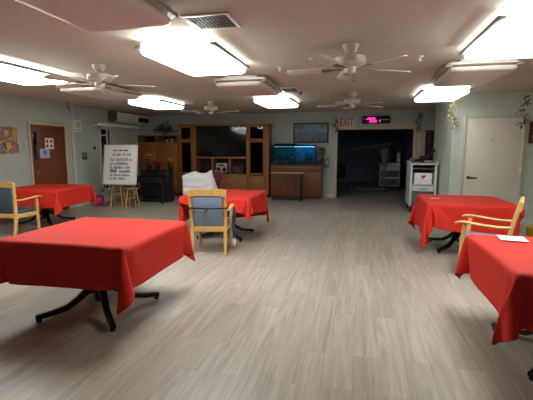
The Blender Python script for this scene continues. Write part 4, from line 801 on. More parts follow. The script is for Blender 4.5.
386,603,712,430,604,716,472,615,720,515,604,722,558,613,725,601,621,730,639,604,715,644,577,680,634,586,638,625,588,595,612,581,554,602,568,512,
-690,610,238,-669,622,274,-649,636,311,-623,639,347,-598,627,381,-607,596,411,-634,585,444,-601,580,473,-571,598,500,-541,611,529,-508,600,557,-515,557,562,
-476,570,576,-466,613,576,-437,647,580,-393,645,584,-351,635,587,-309,620,589,-266,613,593,-222,613,598,-178,613,603,-134,613,608,-91,613,613,-47,612,618,
-3,611,623,41,611,628,85,611,632,129,611,637,172,612,642,216,610,647,260,611,653,303,604,658,347,607,663,390,600,668,434,605,672,476,619,676,
518,608,678,562,612,681,594,641,692,631,623,676,669,607,659,676,579,626,662,566,586,651,563,544,645,573,501,-663,635,214,-642,647,250,-615,643,285,
-593,625,318,-613,600,349,-639,588,382,-606,584,410,-572,584,439,-542,599,467,-511,613,496,-483,592,522,-500,551,522,-461,567,534,-456,611,533,-433,648,536,
-389,646,540,-346,641,544,-304,628,546,-261,618,550,-217,615,554,-173,614,559,-130,614,564,-86,614,569,-42,613,574,2,612,579,46,611,584,90,610,589,
133,610,594,177,610,599,221,612,604,264,604,609,308,605,614,352,608,620,394,598,624,437,609,628,479,622,632,521,609,634,559,630,641,596,653,649,
610,612,638,650,625,623,683,612,598,699,583,568,693,558,533,680,548,491,-633,656,189,-607,645,223,-591,620,256,-617,605,288,-644,591,320,-611,588,348,
-578,591,377,-544,593,406,-520,617,434,-489,600,460,-459,582,486,-484,547,480,-446,564,493,-446,608,490,-429,649,492,-385,648,496,-342,642,500,-298,636,504,
-256,624,507,-212,619,511,-168,617,516,-125,616,520,-81,615,525,-37,614,530,7,613,535,51,612,540,94,611,545,138,611,550,182,612,555,225,605,560,
269,604,565,313,606,571,357,609,576,399,596,580,440,611,584,482,624,588,525,617,591,564,637,598,599,663,606,598,620,596,639,610,583,669,638,565,
681,607,536,709,590,507,720,560,476,-601,643,161,-591,616,194,-620,609,226,-649,598,258,-616,593,286,-583,596,315,-550,599,344,-516,602,373,-487,611,405,
-458,620,437,-444,578,445,-469,542,439,-431,561,451,-434,605,448,-425,648,448,-381,649,452,-337,645,456,-294,638,460,-251,630,463,-207,625,467,-164,621,472,
-120,619,477,-76,618,482,-32,616,486,12,613,491,56,612,496,99,611,501,143,611,506,187,606,511,230,604,517,274,605,522,318,608,527,362,609,532,
403,595,536,444,612,540,486,626,544,530,625,548,568,645,555,602,672,563,592,630,554,624,602,543,648,635,527,686,639,505,687,608,474,715,591,445,
-591,612,132,-621,606,163,-649,594,195,-618,590,227,-588,607,255,-558,616,285,-526,622,315,-495,629,346,-466,639,378,-433,620,400,-431,576,403,-455,539,398,
-417,558,410,-419,602,406,-421,646,404,-377,649,408,-333,646,412,-289,642,416,-246,637,420,-202,632,424,-158,628,429,-115,624,433,-71,621,438,-27,618,443,
17,615,447,60,612,452,104,610,457,148,607,462,192,606,468,235,605,473,279,605,478,323,610,483,367,610,488,408,594,493,448,612,496,490,626,500,
533,635,505,572,654,512,606,680,520,592,640,511,608,599,502,645,619,486,665,654,470,698,639,444,693,609,412
)
N = 44
def cloth_mesh(data):
    v = [(data[i * 3] / 1000, data[i * 3 + 1] / 1000, data[i * 3 + 2] / 1000) for i in range((N + 1) ** 2)]
    f = [(j * (N + 1) + i, j * (N + 1) + i + 1, (j + 1) * (N + 1) + i + 1, (j + 1) * (N + 1) + i) for j in range(N) for i in range(N)]
    me = bpy.data.meshes.new('tablecloth'); me.from_pydata(v, [], f); me.materials.append(M['red'])
    for p in me.polygons: p.use_smooth = True
    return me
EVEN, UNEVEN = cloth_mesh(EVEN_CLOTH), cloth_mesh(UNEVEN_CLOTH)
def make_table(label, loc, rz, brz, dx=0, dy=0):
    t = thing('pedestal_table', label, 'table', loc, rz, 'pedestal dining tables')
    obj('tabletop', B().prism(rrect(-.59, .59, -.59, .59, .02), .735, .755, .004), M['cab_wood'], t)
    obj('top_plate', B().box(-.28, .28, -.03, .03, .715, .734, .003).box(-.03, .03, -.28, .28, .7, .7149, .003), M['black'], t)
    obj('column', B().lathe([(.055, .1), (.06, .12), (.06, .3), (.045, .34), (.045, .68), (.07, .699)], (dx, dy, 0), n=20), M['black'], t)
    for k in range(4):
        a = brz + PI / 4 + k * PI / 2
        c, s = math.cos(a), math.sin(a)
        prof = [(.05, .23), (.12, .215), (.2, .15), (.3, .085), (.42, .06), (.56, .045)]
        lg = obj('leg', B().sweep([(dx + c * r, dy + s * r, z) for r, z in prof], [.07, .065, .06, .055, .055, .05], [.09, .07, .055, .05, .045, .04], round_=False), M['black'], t)
        obj('glide', B().lathe([(.022, 0), (.025, .006), (.018, .03)], (dx + c * .535, dy + s * .535, 0), 12), M['black_soft'], lg)
    return t
def make_cloth(label, loc, rz, me):
    o = bpy.data.objects.new('tablecloth', me); COL.objects.link(o)
    o.location = loc; o.rotation_euler = (0, 0, rz)
    md = o.modifiers.new('thick', 'SOLIDIFY'); md.thickness = .0015; md.offset = 1
    md = o.modifiers.new('sub', 'SUBSURF'); md.levels = 1; md.render_levels = 1
    return tag(o, label, 'tablecloth', 'red tablecloths')
T = [
    ('near_left', (-2.46, 3.345, 0), 0.0, 'nearest red-covered table, at the lower left, black cross base showing', 'red cloth over the large table nearest the camera at lower left', 0, EVEN),
    ('mid', (-2.29, 6.6, 0), 0.0, 'table in the middle of the room behind the blue backed armchair', 'red cloth on the middle table in front of the television cabinet', -PI / 2, UNEVEN),
    ('right_far', (1.58, 6.6, 0), 0.0, 'table in front of the white door', 'red cloth on the table in front of the white door', 0, UNEVEN),
    ('right_near', (1.60, 3.36, 0), 0.0, 'table at the right edge of the picture with a sheet of paper on it', 'red cloth under the sheet of paper on the nearest right table', 0, EVEN),
    ('left', (-6.24, 6.86, 0), 0.12, 'table by the left wall in front of the wooden door', 'red cloth on the table in front of the brown wooden door', PI, EVEN),
]
for n, loc, rz, lt, lc, cr, mi in T:
    make_table(lt, loc, rz, 0, *{'near_left': (.05, -.12), 'right_near': (-.03, -.13), 'left': (-.1, .02)}.get(n, (0, 0)))
    cl = make_cloth(lc, loc, rz + cr, mi)
    if n == 'near_left': cl.scale = (1.05, 1, 1)

# ------------------------------------------------------------------ armchairs
def make_chair(label, loc, rz, blue, group='oak framed armchairs', s=1.0, recline=1.0, arms=True):
    t = thing('armchair', label, 'chair', loc, rz, group)
    t.scale = (s, s, s)
    w, W = M['chair_wood'], .245
    for sx in (-1, 1):
        x = sx * W
        obj('leg', B().sweep([(x, -.29, 0), (x, -.24, .25), (x, -.225, .43), (x * 1.03, -.225 - .025 * recline, .6), (x * 1.06, -.225 - .105 * recline, .965)], [.042, .046, .05, .046, .04], [.05, .055, .06, .05, .04], round_=False, ref=(0, 1, 0)), w, t)
        obj('leg', B().sweep([(x * 1.02, .25, 0), (x * 1.03, .245, .4), (x * 1.08, .225, .655)] if arms else [(x, .25, 0), (x, .245, .2), (x, .24, .43)], [.04, .044, .04], [.042, .05, .045], round_=False, ref=(0, 1, 0)), w, t)
        if arms: obj('armrest', B().sweep([(x * 1.06, -.265, .66), (x * 1.12, -.1, .655), (x * 1.16, .1, .672), (x * 1.15, .22, .685), (x * 1.14, .3, .675), (x * 1.14, .325, .66)], [.035, .045, .056, .06, .055, .035], [.032, .032, .032, .034, .03, .022], n=10), w, t)
        obj('side_rail', B().box(x - .014, x + .014, -.21, .24, .34, .41, .004), w, t)
    obj('front_rail', B().box(-W, W, .232, .258, .34, .41, .004), w, t)
    # top rail with an arched upper edge
    rings = []
    for k in range(13):
        u = -1 + 2 * k / 12
        hi = .985 - (.02 * abs(u) ** 4)
        if abs(u) > .98: hi -= .012
        x = u * (W * 1.06 + .022); y = -.225 - .095 * recline
        rings.append([(x, y - .02, hi - .1), (x, y + .02, hi - .1), (x, y + .004, hi), (x, y - .034, hi)])
    obj('top_rail', B().loft(rings), w, t)
    obj('lower_rail', B().box(-W + .02, W - .02, -.246, -.206, .345, .425, .004), w, t)
    m = M['chair_blue'] if blue else M['chair_dark']
    rings = []
    for z, y0_, th, hw in ((.43, -.226, .03, .212), (.45, -.228, .05, .218), (.65, -.262, .056, .222), (.86, -.306, .05, .226), (.885, -.311, .03, .224)):
        y = -.226 + (y0_ + .226) * recline
        rings.append([(px, y + py, z) for px, py in rrect(-hw, hw, -th / 2, th / 2, th * .45, 3)])
    bk = obj('backrest', B().loft(rings), m, t)
    obj('seat', B().prism(rrect(-.235, .235, -.2, .29, .05), .412, .48, .02), m, t)
    obj('seat_welt', B().prism(rrect(-.238, .238, -.202, .293, .05), .441, .449, .003), M['chair_dark'], t)
    return t
c1 = make_chair('blue backed oak armchair with a black strap, at the middle table', (-2.16, 5.57, 0), .17, True)
c2 = make_chair('oak armchair with slate back at the left edge, in front of the left table', (-6.03, 5.82, 0), 0.0, False, recline=.15)
c4 = make_chair('oak armchair seen from its side between the two right tables', (1.56, 5.27, 0), PI / 2 - .36, True)
# black strap round the back of the middle chair
b = B()
b.sweep([(-.29, -.2, .715), (-.3, -.3, .71), (-.2, -.328, .705), (0, -.338, .70), (.2, -.328, .705), (.3, -.3, .71), (.29, -.2, .715)], .006, .022, round_=False)
b.sweep([(-.02, -.345, .70), (-.035, -.35, .675), (-.02, -.352, .645), (-.005, -.35, .675), (.01, -.346, .7)], .006, .018, round_=False)
st = obj('strap', b, M['black_soft']); st.location = (-2.16, 5.57, 0); st.rotation_euler = (0, 0, .17)
tag(st, 'thin black strap tied with a loop around the blue chair back', 'strap')
# blue cloth hanging by its arm
b = B()
rings = []
for k, (z, wd, th) in enumerate(((.66, .05, .05), (.6, .075, .05), (.5, .08, .055), (.4, .07, .05), (.28, .07, .05), (.2, .06, .045))):
    rings.append([(wd * .36 * math.cos(a) * (1 + .15 * math.sin(3 * a + k)) + .006 * math.sin(k * 1.7), th / 2 * math.sin(a), z) for a in [2 * PI * i / 14 for i in range(14)]])
b.loft(rings)
t = thing('hanging_garment', 'dark blue cloth hanging beside the middle chair, white at its end', 'cloth', (-1.84, 5.66, 0))
obj('cloth', b, M['navy'], t)
obj('white_end', B().ball((0, 0, .13), .07, (.45, .4, 1.0), 14), M['sheet'], t)['label'] = 'white cloth end'

# chair under a white sheet behind the middle table
t = thing('covered_chair', 'dark chair hidden under a white sheet behind the middle table', 'chair', (-3.12, 7.75, 0), .1)
for sx in (-1, 1):
    for sy in (-1, 1):
        obj('leg', B().sweep([(sx * .22, sy * .22, 0), (sx * .21, sy * .21, .42)], .04, round_=False), M['black'], t)
obj('seat', B().prism(rrect(-.26, .26, -.25, .25, .05), .42, .5, .02), M['maroon'], t)
obj('backrest', B().prism(rrect(-.25, .25, .2, .26, .025), .501, .9, .01), M['maroon'], t)
# the sheet: a pulled-over back, folded along ridges, with one raised corner
def sheet():
    nu, nv = 40, 26
    b = B(); vs = {}
    BL, BR, TR, TL = Vector((-.30, 0, .56)), Vector((.38, 0, .60)), Vector((.22, 0, 1.12)), Vector((-.44, 0, .98))
    for side in (0, 1):
        for j in range(nv + 1):
            for i in range(nu + 1):
                u, v = i / nu, j / nv           # u left->right, v bottom->top
                p = (BL * (1 - u) + BR * u) * (1 - v) + (TL * (1 - u) + TR * u) * v
                p.z += .035 * math.sin(PI * min(1, u * 1.25)) * v - (.05 * v * max(0, math.sin(PI * (u - .45) / .55)) if u > .45 else 0)
                round_ = (math.sin(PI * u) ** .5) * (1 - v ** 4)
                fold = .034 * math.sin(21 * (v + .12 * math.sin(PI * u)) + 2) * math.sin(PI * u) ** .6
                y = (.12 * round_ + fold) * (-1 if side == 0 else 1) - .28 * (1 - v) * (1 if side == 0 else -.1)
                if j == 0: y = y
                if side == 1 and (i in (0, nu) or j == nv): vs[(1, i, j)] = vs[(0, i, j)]
                else: vs[(side, i, j)] = b.bm.verts.new((p.x, y, p.z))
        for j in range(nv):
            for i in range(nu):
                q = [vs[(side, i, j)], vs[(side, i + 1, j)], vs[(side, i + 1, j + 1)], vs[(side, i, j + 1)]]
                if len(set(q)) == 4: b.bm.faces.new(q)
    return b
o = obj('white_sheet', sheet(), M['sheet'], None, 80); o.location = (-3.2, 7.72, 0)
tag(o, 'white sheet draped over a chair back behind the middle table', 'sheet')
b = B(); b.ball((0, 0, 0), .14, (.95, .5, 1.05), 20)
t = thing('headrest_chair', 'chair with a rounded maroon back showing behind the white sheet', 'chair', (-3.07, 8.3, 0), 0)
for sx in (-.17, .17):
    for sy in (-.17, .17): obj('leg', B().sweep([(sx, sy, 0), (sx * .9, sy * .9, .43)], .03), M['steel'], t)
obj('seat', B().prism(rrect(-.2, .2, -.2, .2, .05), .431, .49, .015), M['maroon'], t)
obj('back_post', B().sweep([(0, .17, .46), (0, .2, .8), (0, .06, .88)], .03), M['steel'], t)
o = obj('head_cushion', B().ball((0, 0, .93), .14, (.95, .5, 1.05), 20), M['maroon'], t)

# things on the right tables
o = obj('paper_sheet', B().box(-.105, .105, -.1, .1, 0, .0012), M['paper']); o.location = (1.32, 3.78, .782); o.rotation_euler = (0, 0, -.12)
tag(o, 'sheet of white paper lying on the nearest right table', 'paper')
b = B()
for k in range(5):
    b.ball((.05 * math.cos(k * 1.9), .04 * math.sin(k * 2.3), .004), .03, (1, .7, .22), 8)
o = obj('plastic_wrapper', b, mat('clear_film', (220, 170, 165), .15, noise=.05)); o.location = (1.14, 6.5, .782)
tag(o, 'small crumpled clear wrapper on the table before the white door', 'wrapper')
# yellow bucket
t = thing('yellow_bucket', 'yellow plastic bucket at the right edge behind the right tables', 'bucket', (2.7, 6.72, 0))
obj('body', B().lathe([(.13, 0), (.14, .01), (.17, .36), (.18, .37), (.165, .37), (.13, .03)], n=28), M['yellow'], t)
obj('handle', B().sweep([(-.175, 0, .34)] + [(.18 * math.cos(a), -.03, .34 + .07 * math.sin(a)) for a in [PI - PI * k / 10 for k in range(1, 10)]] + [(.175, 0, .34)], .01), M['steel'], t)

# ------------------------------------------------------------------ grey cart by the doorway
t = thing('supply_cart', 'grey rolling supply cart with drawers beside the doorway', 'cart', (1.5, 10.45, 0))
for sx in (-1, 1):
    b = B().prism(rrect(-.4, .4, -.016, .016, .012), 0, .82, .004)
    o = obj('side_panel', B().box(sx * .275 - .025, sx * .275 + .025, -.42, .42, .16, 1.16, .012), M['cart'], t)
    for sy in (-1, 1):
        cs = obj('caster', B().lathe([(.05, -.015), (.06, -.01), (.06, .01), (.05, .015)], (sx * .25, sy * .33, .06), 18, 'x'), M['black_soft'], t)
        obj('fork', B().box(sx * .25 - .025, sx * .25 - .018, sy * .33 - .02, sy * .33 + .02, .05, .159).box(sx * .25 + .018, sx * .25 + .025, sy * .33 - .02, sy * .33 + .02, .05, .159), M['steel'], cs)
obj('back_panel', B().box(-.249, .249, .39, .41, .16, 1.14), M['cart'], t)
obj('top_tray', B().box(-.32, .32, -.45, .45, 1.161, 1.19, .01).box(-.32, -.3, -.45, .45, 1.19, 1.24, .006).box(.3, .32, -.45, .45, 1.19, 1.24, .006).box(-.3, .3, .43, .45, 1.19, 1.24, .006), M['cart'], t)
obj('base_shelf', B().box(-.249, .249, -.4, .389, .17, .2), M['cart_dark'], t)
for k, (z0, z1) in enumerate(((.22, .5), (.52, .66))):
    d = obj('drawer', B().box(-.24, .24, -.415, .38, z0, z1, .006), M['cart_dark'] if k == 0 else M['cart'], t)
    obj('drawer_pull', B().sweep([(-.1, -.415, (z0 + z1) / 2), (-.1, -.45, (z0 + z1) / 2), (.1, -.45, (z0 + z1) / 2), (.1, -.415, (z0 + z1) / 2)], .014), M['steel'], d)
obj('shelf', B().box(-.249, .249, -.4, .389, .68, .7), M['cart'], t)
obj('shelf', B().box(-.249, .249, -.4, .389, 1.06, 1.08), M['cart_dark'], t)
o = obj('supply_box', B().box(-.2, .2, -.12, .12, 0, .26, .008), M['paper'], None); o.location = (1.5, 10.2, .701)
tag(o, 'white box with a red mark on the shelf of the grey cart', 'box')
obj('red_mark', B().prism([(-.06, .03), (0, -.045), (.06, .03), (.03, .05), (0, .03), (-.03, .05)], 0, .003, 0, 0, Matrix.Translation((0, -.121, .16)) @ Matrix.Rotation(PI / 2, 4, 'X')), M['red_ink'], o)
o = obj('black_hose', B().sweep([(-.2, -.3, .06), (-.05, -.25, .09), (.1, -.1, .15), (.22, .1, .23), (.3, .3, .3)], .1, .08), M['black_soft']); o.location = (1.5, 10.4, 1.195)
tag(o, 'black padded tube lying across the top of the grey cart', 'tube')
for k, (dx, dy, hh, mm) in enumerate(((-.2, .2, .12, 'cart_dark'), (.04, .3, .17, 'maroon'), (-.12, .36, .1, 'paper'))):
    o = obj('supply_pack', B().box(-.06, .06, -.05, .05, 0, hh, .012), M[mm]); o.location = (1.5 + dx, 10.45 + dy, 1.191)
    tag(o, ('dark grey pack on the left of the cart top', 'maroon pack standing on the middle of the cart top', 'low white pack at the back of the cart top')[k], 'pack', 'packs on the cart')

# dark hanging in the recess behind the block wall
t = thing('wall_hanging', 'dark brown wall hanging in the recess past the block wall', 'wall hanging', (2.08, BY, 1.55))
obj('cloth', B().box(-.22, .22, -.02, -.001, -.5, .5, .004), patch_mat('dark_hanging', [(38, 24, 28), (70, 40, 38), (30, 26, 40), (96, 60, 50)], 7), t)
obj('rod', B().sweep([(-.25, -.015, .51), (.25, -.015, .51)], .02), M['frame_dark'], t)

# ------------------------------------------------------------------ whiteboard, easel, stools, ball
tilt = math.radians(9)
t = thing('easel', 'metal easel holding the handwritten whiteboard', 'easel', (-6.14, 9.3, 0), .05)
for sx in (-1, 1):
    obj('leg', B().sweep([(sx * .44, -.17, 0), (sx * .40, .16, 1.65)], .028, round_=False), M['steel'], t)
obj('leg', B().sweep([(0, .62, 0), (0, .19, 1.6)], .028, round_=False), M['steel'], t)
obj('crossbar', B().sweep([(-.405, .135, 1.5), (.405, .135, 1.5)], .025, round_=False), M['steel'], t)
obj('ledge', B().box(-.45, .45, -.13, -.03, .585, .6, .003), M['steel'], t)
wb = thing('whiteboard', 'white board with dark handwriting leaning on the easel by the blinds', 'whiteboard', (-6.14, 9.3, 0), .05)
def onboard(x, z, d=0):   # board-plane coordinates -> local
    return (x, -.085 + z * math.sin(tilt) - d * math.cos(tilt), .602 + z * math.cos(tilt) + d * math.sin(tilt))
def slab(b, x0, x1, z0, z1, d0, d1):
    p = lambda d: [onboard(x0, z0, d), onboard(x1, z0, d), onboard(x1, z1, d), onboard(x0, z1, d)]
    b.loft([p(d0), p(d1)]); return b
HB = 1.03
obj('panel', slab(B(), -.46, .46, 0, HB, 0, .012), M['board'], wb)
b = B(); slab(b, -.48, -.461, 0, HB, -.004, .018); slab(b, .461, .48, 0, HB, -.004, .018); slab(b, -.48, .48, HB + .001, HB + .02, -.004, .018); slab(b, -.48, .48, -.02 + .021, .018, .0125, .018)
obj('frame', b, M['white_metal'], wb)
rng = random.Random(3)
b = B()
def scribble(b, x, z, w, hgt, th=.009):
    n = max(3, int(w / (hgt * .28)))
    for i in range(n):
        xa = x + w * i / n
        k = rng.random()
        z0 = z - hgt * .5; z1 = z + hgt * (.5 if k > .3 else .15)
        slab(b, xa, xa + th, z0, z1, .0121, .0128)
        if k > .45: slab(b, xa + th, xa + w / n * .8, z1 - th, z1, .0121, .0128)
        if k < .6: slab(b, xa + th, xa + w / n * .8, z0, z0 + th, .0121, .0128)
        if .3 < k < .8: slab(b, xa + th, xa + w / n * .7, z - th / 2, z + th / 2, .0121, .0128)
lines = [(.90, .035, [(-.22, .14), (-.05, .1), (.08, .14)]), (.79, .06, [(-.24, .1), (-.11, .12), (.06, .08), (.17, .13)]), (.66, .075, [(-.3, .14), (-.13, .36), (.26, .06)]), (.55, .075, [(-.3, .1), (-.17, .4)]),
         (.45, .065, [(-.3, .08), (-.19, .3), (.15, .14)]), (.25, .06, [(-.3, .1), (-.17, .2), (.06, .22)]), (.16, .06, [(-.29, .06), (-.2, .12), (-.04, .2)])]
for z, hh, ws in lines:
    for x, w in ws: scribble(b, x, z, w, hh)
obj('handwriting', b, M['ink'], wb, 0)
b = B(); scribble(b, -.29, .36, .2, .085, .02); scribble(b, -.02, .35, .32, .07, .014)
obj('bold_handwriting', b, M['blue_ink'], wb, 0)
def make_stool(label, loc, h, r, rz):
    t = thing('wooden_stool', label, 'stool', loc, rz, 'wooden stools under the whiteboard')
    obj('seat', B().lathe([(r * .9, h - .035), (r, h - .028), (r, h - .006), (r * .93, h)], n=28), M['chair_wood'], t)
    for k in range(4):
        a = PI / 4 + k * PI / 2; c, s = math.cos(a), math.sin(a)
        obj('leg', B().sweep([(c * r * 1.15, s * r * 1.15, 0), (c * r * .68, s * r * .68, h - .034)], .036), M['chair_wood'], t)
    for k in range(4):
        a = PI / 4 + k * PI / 2; a2 = a + PI / 2
        z = h * (.34 if k % 2 else .46); q = r * (1.15 - .47 * z / h)
        obj('rung', B().sweep([(math.cos(a) * q, math.sin(a) * q, z), (math.cos(a2) * q, math.sin(a2) * q, z)], .024), M['chair_wood'], t)
make_stool('taller wooden stool, its seat hidden behind the whiteboard', (-6.36, 9.45, 0), .72, .19, .3)
make_stool('shorter wooden stool with its round seat just below the whiteboard', (-5.9, 9.4, 0), .5, .165, .2)
o = obj('exercise_ball', B().ball((0, 0, .15), .15, seg=28), M['pink_ball']); o.location = (-6.84, 9.3, 0)
tag(o, 'pink ball on the floor between the left table and the whiteboard', 'ball')

# ------------------------------------------------------------------ black piano with flowers
t = thing('piano', 'small black upright piano in front of the wooden cupboard', 'piano', (-5.74, 10.3, 0), 0)
obj('case', B().box(-.44, .42, .05, .38, .12, .9, .01), M['piano'], t)
obj('lid', B().box(-.47, .45, -.02, .4, .901, .925, .006), M['piano'], t)
obj('key_slip', B().box(-.43, .41, -.3, .049, .58, .74, .01), M['piano'], t)
obj('fallboard', B().box(-.42, .4, -.29, .0, .741, .78, .008), M['black_gloss'], t)
for sx in (-.4, .38):
    obj('leg', B().box(sx - .025, sx + .025, -.28, -.23, 0, .579, .006), M['piano'], t)
obj('toe_rail', B().box(-.45, .43, .0, .38, 0, .118, .008), M['piano'], t)
for px in (-.07, .02): obj('pedal', B().box(px, px + .03, -.09, -.001, .04, .055, .004), M['brass'], t)
def flower_pot(label, loc, petals, n, spread, hgt, rs):
    r = random.Random(rs)
    t = thing('flower_arrangement', label, 'flowers', loc, 0)
    obj('pot', B().lathe([(.05, 0), (.055, .005), (.085, .12), (.09, .13), (.08, .13), (.06, .1)], n=20), M['frame_dark'], t)
    bs, bl, bp = B(), B(), B()
    for k in range(n):
        a = r.uniform(0, 2 * PI); q = spread * math.sqrt(r.random()); z = hgt * r.uniform(.65, 1)
        tip = Vector((q * math.cos(a), q * math.sin(a) * .7, z))
        bs.sweep([(0, 0, .1), (tip.x * .4, tip.y * .4, .1 + (z - .1) * .6), tuple(tip)], .006, n=5)
        for p in range(6):
            pa = p * PI / 3 + r.random()
            d = Vector((math.cos(pa), math.sin(pa), .25))
            s = Vector((-math.sin(pa), math.cos(pa), 0))
            L = .1
            bp.poly([tip, tip + d * L * .6 + s * .04, tip + d * L, tip + d * L * .6 - s * .04])
        bp.ball(tip, .014, seg=6)
    for k in range(n * 4):
        a = r.uniform(0, 2 * PI); q = spread * .9 * r.random(); z = r.uniform(.1, hgt * .75)
        p0 = Vector((q * math.cos(a), q * math.sin(a) * .7, z)); d = Vector((math.cos(a), math.sin(a), r.uniform(-.3, .6))).normalized(); s = d.cross(Vector((0, 0, 1))).normalized()
        bl.poly([p0, p0 + d * .05 + s * .02, p0 + d * .1, p0 + d * .05 - s * .02])
    obj('stem', bs, M['leaf'], t); obj('leaf', bl, M['leaf'], t, 0); obj('petal', bp, petals, t, 0)
    return t
flower_pot('pink flowers in the middle of the piano top', (-5.69, 10.42, .926), M['pink_petal'], 18, .13, .26, 1)
flower_pot('taller yellow flowers at the left end of the piano', (-6.03, 10.56, .926), M['yellow_petal'], 10, .1, .46, 2)
flower_pot('low yellow flowers at the right end of the piano', (-5.37, 10.62, .926), M['yellow_petal'], 10, .1, .32, 5)

# ------------------------------------------------------------------ tall wooden cupboard on the back wall
t = thing('cupboard', 'tall oak cupboard with open top shelf left of the television cabinet', 'cupboard', (-6.55, 12.2, 0))
w0, w1, d0, d1 = -.66, .78, -.28, .29
obj('body', B().box(w0, w1, d0 + .02, d1, .08, 1.74, .003), M['cab_wood'], t)
obj('plinth', B().box(w0 + .02, w1 - .02, d0 + .06, d1 - .02, 0, .079), M['cab_dark'], t)
obj('top_panel', B().box(w0 - .01, w1 + .01, d0, d1, 1.94, 1.97, .004), M['cab_wood'], t)
obj('back_panel', B().box(w0 + .025, w1 - .025, d1 - .02, d1, 1.741, 1.939), M['cab_dark'], t)
for x in (w0, -.0, w1 - .024): obj('divider', B().box(x, x + .024, d0 + .01, d1 - .021, 1.741, 1.939, .002), M['cab_wood'], t)
for x0, x1, z0, z1, hx in ((w0 + .01, .012, .52, 1.73, -.05), (.018, w1 - .01, .52, 1.73, .06), (w0 + .01, .012, .1, .5, -.05), (.018, w1 - .01, .1, .5, .06)):
    d = obj('door', B().box(x0, x1, d0, d0 + .0195, z0, z1, .004), M['cab_wood'], t)
    obj('knob', B().lathe([(.006, 0), (.008, -.015), (.014, -.02), (.012, -.028)], (hx, d0, (z0 + z1) / 2), 12, 'y'), M['brass'], d)
for k, (x, w, h, mm) in enumerate(((.2, .05, .13, 'cart_dark'), (.27, .05, .12, 'frame_dark'), (.34, .07, .1, 'ceramic'), (.44, .06, .13, 'grey_plastic'), (.53, .06, .12, 'ceramic'), (.64, .05, .14, 'cart_dark'))):
    o = obj('shelf_jar', B().lathe([(w * .4, 0), (w * .5, .01), (w * .5, h * .75), (w * .3, h * .85), (w * .32, h), (w * .1, h)], n=14), M[mm]); o.location = (-6.55 + x, 12.08, 1.7415)
    tag(o, ('dark grey jar leftmost on the cupboard top shelf', 'brown jar second from the left on the cupboard top shelf', 'short pale jar near the middle of the cupboard top shelf', 'mid grey jar on the cupboard top shelf', 'taller pale jar on the cupboard top shelf', 'dark grey jar rightmost on the cupboard top shelf')[k], 'jar', 'jars on the cupboard shelf')
def foliage_thing(name, label, cat, loc, spots, m, leaf=.06, parent_stem=None, rs=3):
    r = random.Random(rs)
    t = thing(name, label, cat, loc)
    if parent_stem: obj('stem', parent_stem, M['frame_dark'], t)
    b = B()
    for p in spots:
        p = Vector(p)
        d = Vector((r.uniform(-1, 1), r.uniform(-.8, .3), r.uniform(-1, .8))).normalized(); s = d.cross(Vector((.2, 1, .3))).normalized()
        n = d.cross(s)
        L = leaf * r.uniform(.7, 1.3)
        b.poly([p, p + d * L * .5 + s * L * .28 + n * L * .08, p + d * L, p + d * L * .5 - s * L * .28 + n * L * .08])
    obj('leaf', b, m, t, 0)
    return t
r = random.Random(9)
foliage_thing('artificial_plant', 'dark leafy spray on top of the tall oak cupboard', 'plant', (-6.4, 12.3, 1.972), [(r.gauss(0, .15), r.gauss(0, .05), max(.17, abs(r.gauss(.17, .1)))) for _ in range(160)], M['leaf'], .1,
              B().sweep([(0, 0, 0), (.02, 0, .15), (-.04, 0, .3)], .012).sweep([(0, 0, 0), (-.15, 0, .12)], .01).sweep([(0, 0, 0), (.16, 0, .14)], .01).lathe([(.07, 0), (.08, .06), (.06, .06)], n=16))

# ------------------------------------------------------------------ television cabinet
TX, TY = -4.25, 12.0
t = thing('media_cabinet', 'large oak entertainment cabinet around the television', 'cabinet', (TX, TY, 0))
X = [-1.50, -1.05, -.93, .78, .87, 1.36, 1.5]
def cb(name, *a, m='cab_wood', parent=None, bev=.004): return obj(name, B().box(*a, bev), M[m], parent or t)
D = .48
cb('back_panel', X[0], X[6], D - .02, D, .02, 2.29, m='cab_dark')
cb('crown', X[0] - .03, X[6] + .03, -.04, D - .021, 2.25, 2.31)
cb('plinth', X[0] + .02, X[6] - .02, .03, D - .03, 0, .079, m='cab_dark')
for x0, x1 in ((X[0], X[0] + .05), (X[1], X[2] ), (X[3], X[4]), (X[5], X[6])): cb('upright', x0, x1, 0, D - .021, .08, 2.249)
cb('screen_shelf', X[2] + .001, X[3] - .001, 0, D - .021, 1.22, 1.28)
cb('bay_floor', X[2] + .001, X[3] - .001, 0, D - .021, .67, .73)
for x in (-.39, .2): cb('bay_divider', x, x + .05, .005, D - .021, .731, 1.219)
cb('lower_box', X[2] + .001, X[3] - .001, .022, D - .021, .08, .669)
for a, bb in ((X[2] + .01, -.08), (-.07, X[3] - .01)):
    d = cb('lower_door', a, bb, 0, .0215, .1, .66)
    obj('knob', B().lathe([(.006, 0), (.008, -.015), (.014, -.02), (.012, -.028)], (-.12 if a < -.5 else -.03, 0, .5), 12, 'y'), M['brass'], d)
for a, bb, s in ((X[0] + .05, X[1], 1), (X[4], X[5], -1)):
    cb('tower_box', a + .001, bb - .001, .022, D - .021, .08, .68)
    d = cb('lower_door', a + .006, bb - .006, 0, .0215, .1, .67)
    for z in (.7, 1.78): cb('tower_shelf', a + .001, bb - .001, .03, D - .021, z, z + .025)
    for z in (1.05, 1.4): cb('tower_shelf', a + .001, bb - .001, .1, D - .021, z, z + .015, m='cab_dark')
    # glass doors, upper and lower
    for z0, z1 in ((.73, 1.77), (1.81, 2.24)):
        e = .04
        g = obj('glass_door', B().box(a + .004, a + e, .002, .022, z0, z1, .003).box(bb - e, bb - .004, .002, .022, z0, z1, .003).box(a + e, bb - e, .002, .022, z0, z0 + e, .003).box(a + e, bb - e, .002, .022, z1 - e, z1, .003), M['cab_wood'], t)
        obj('pane', B().box(a + e, bb - e, .01, .014, z0 + e, z1 - e), M['glass'], g)
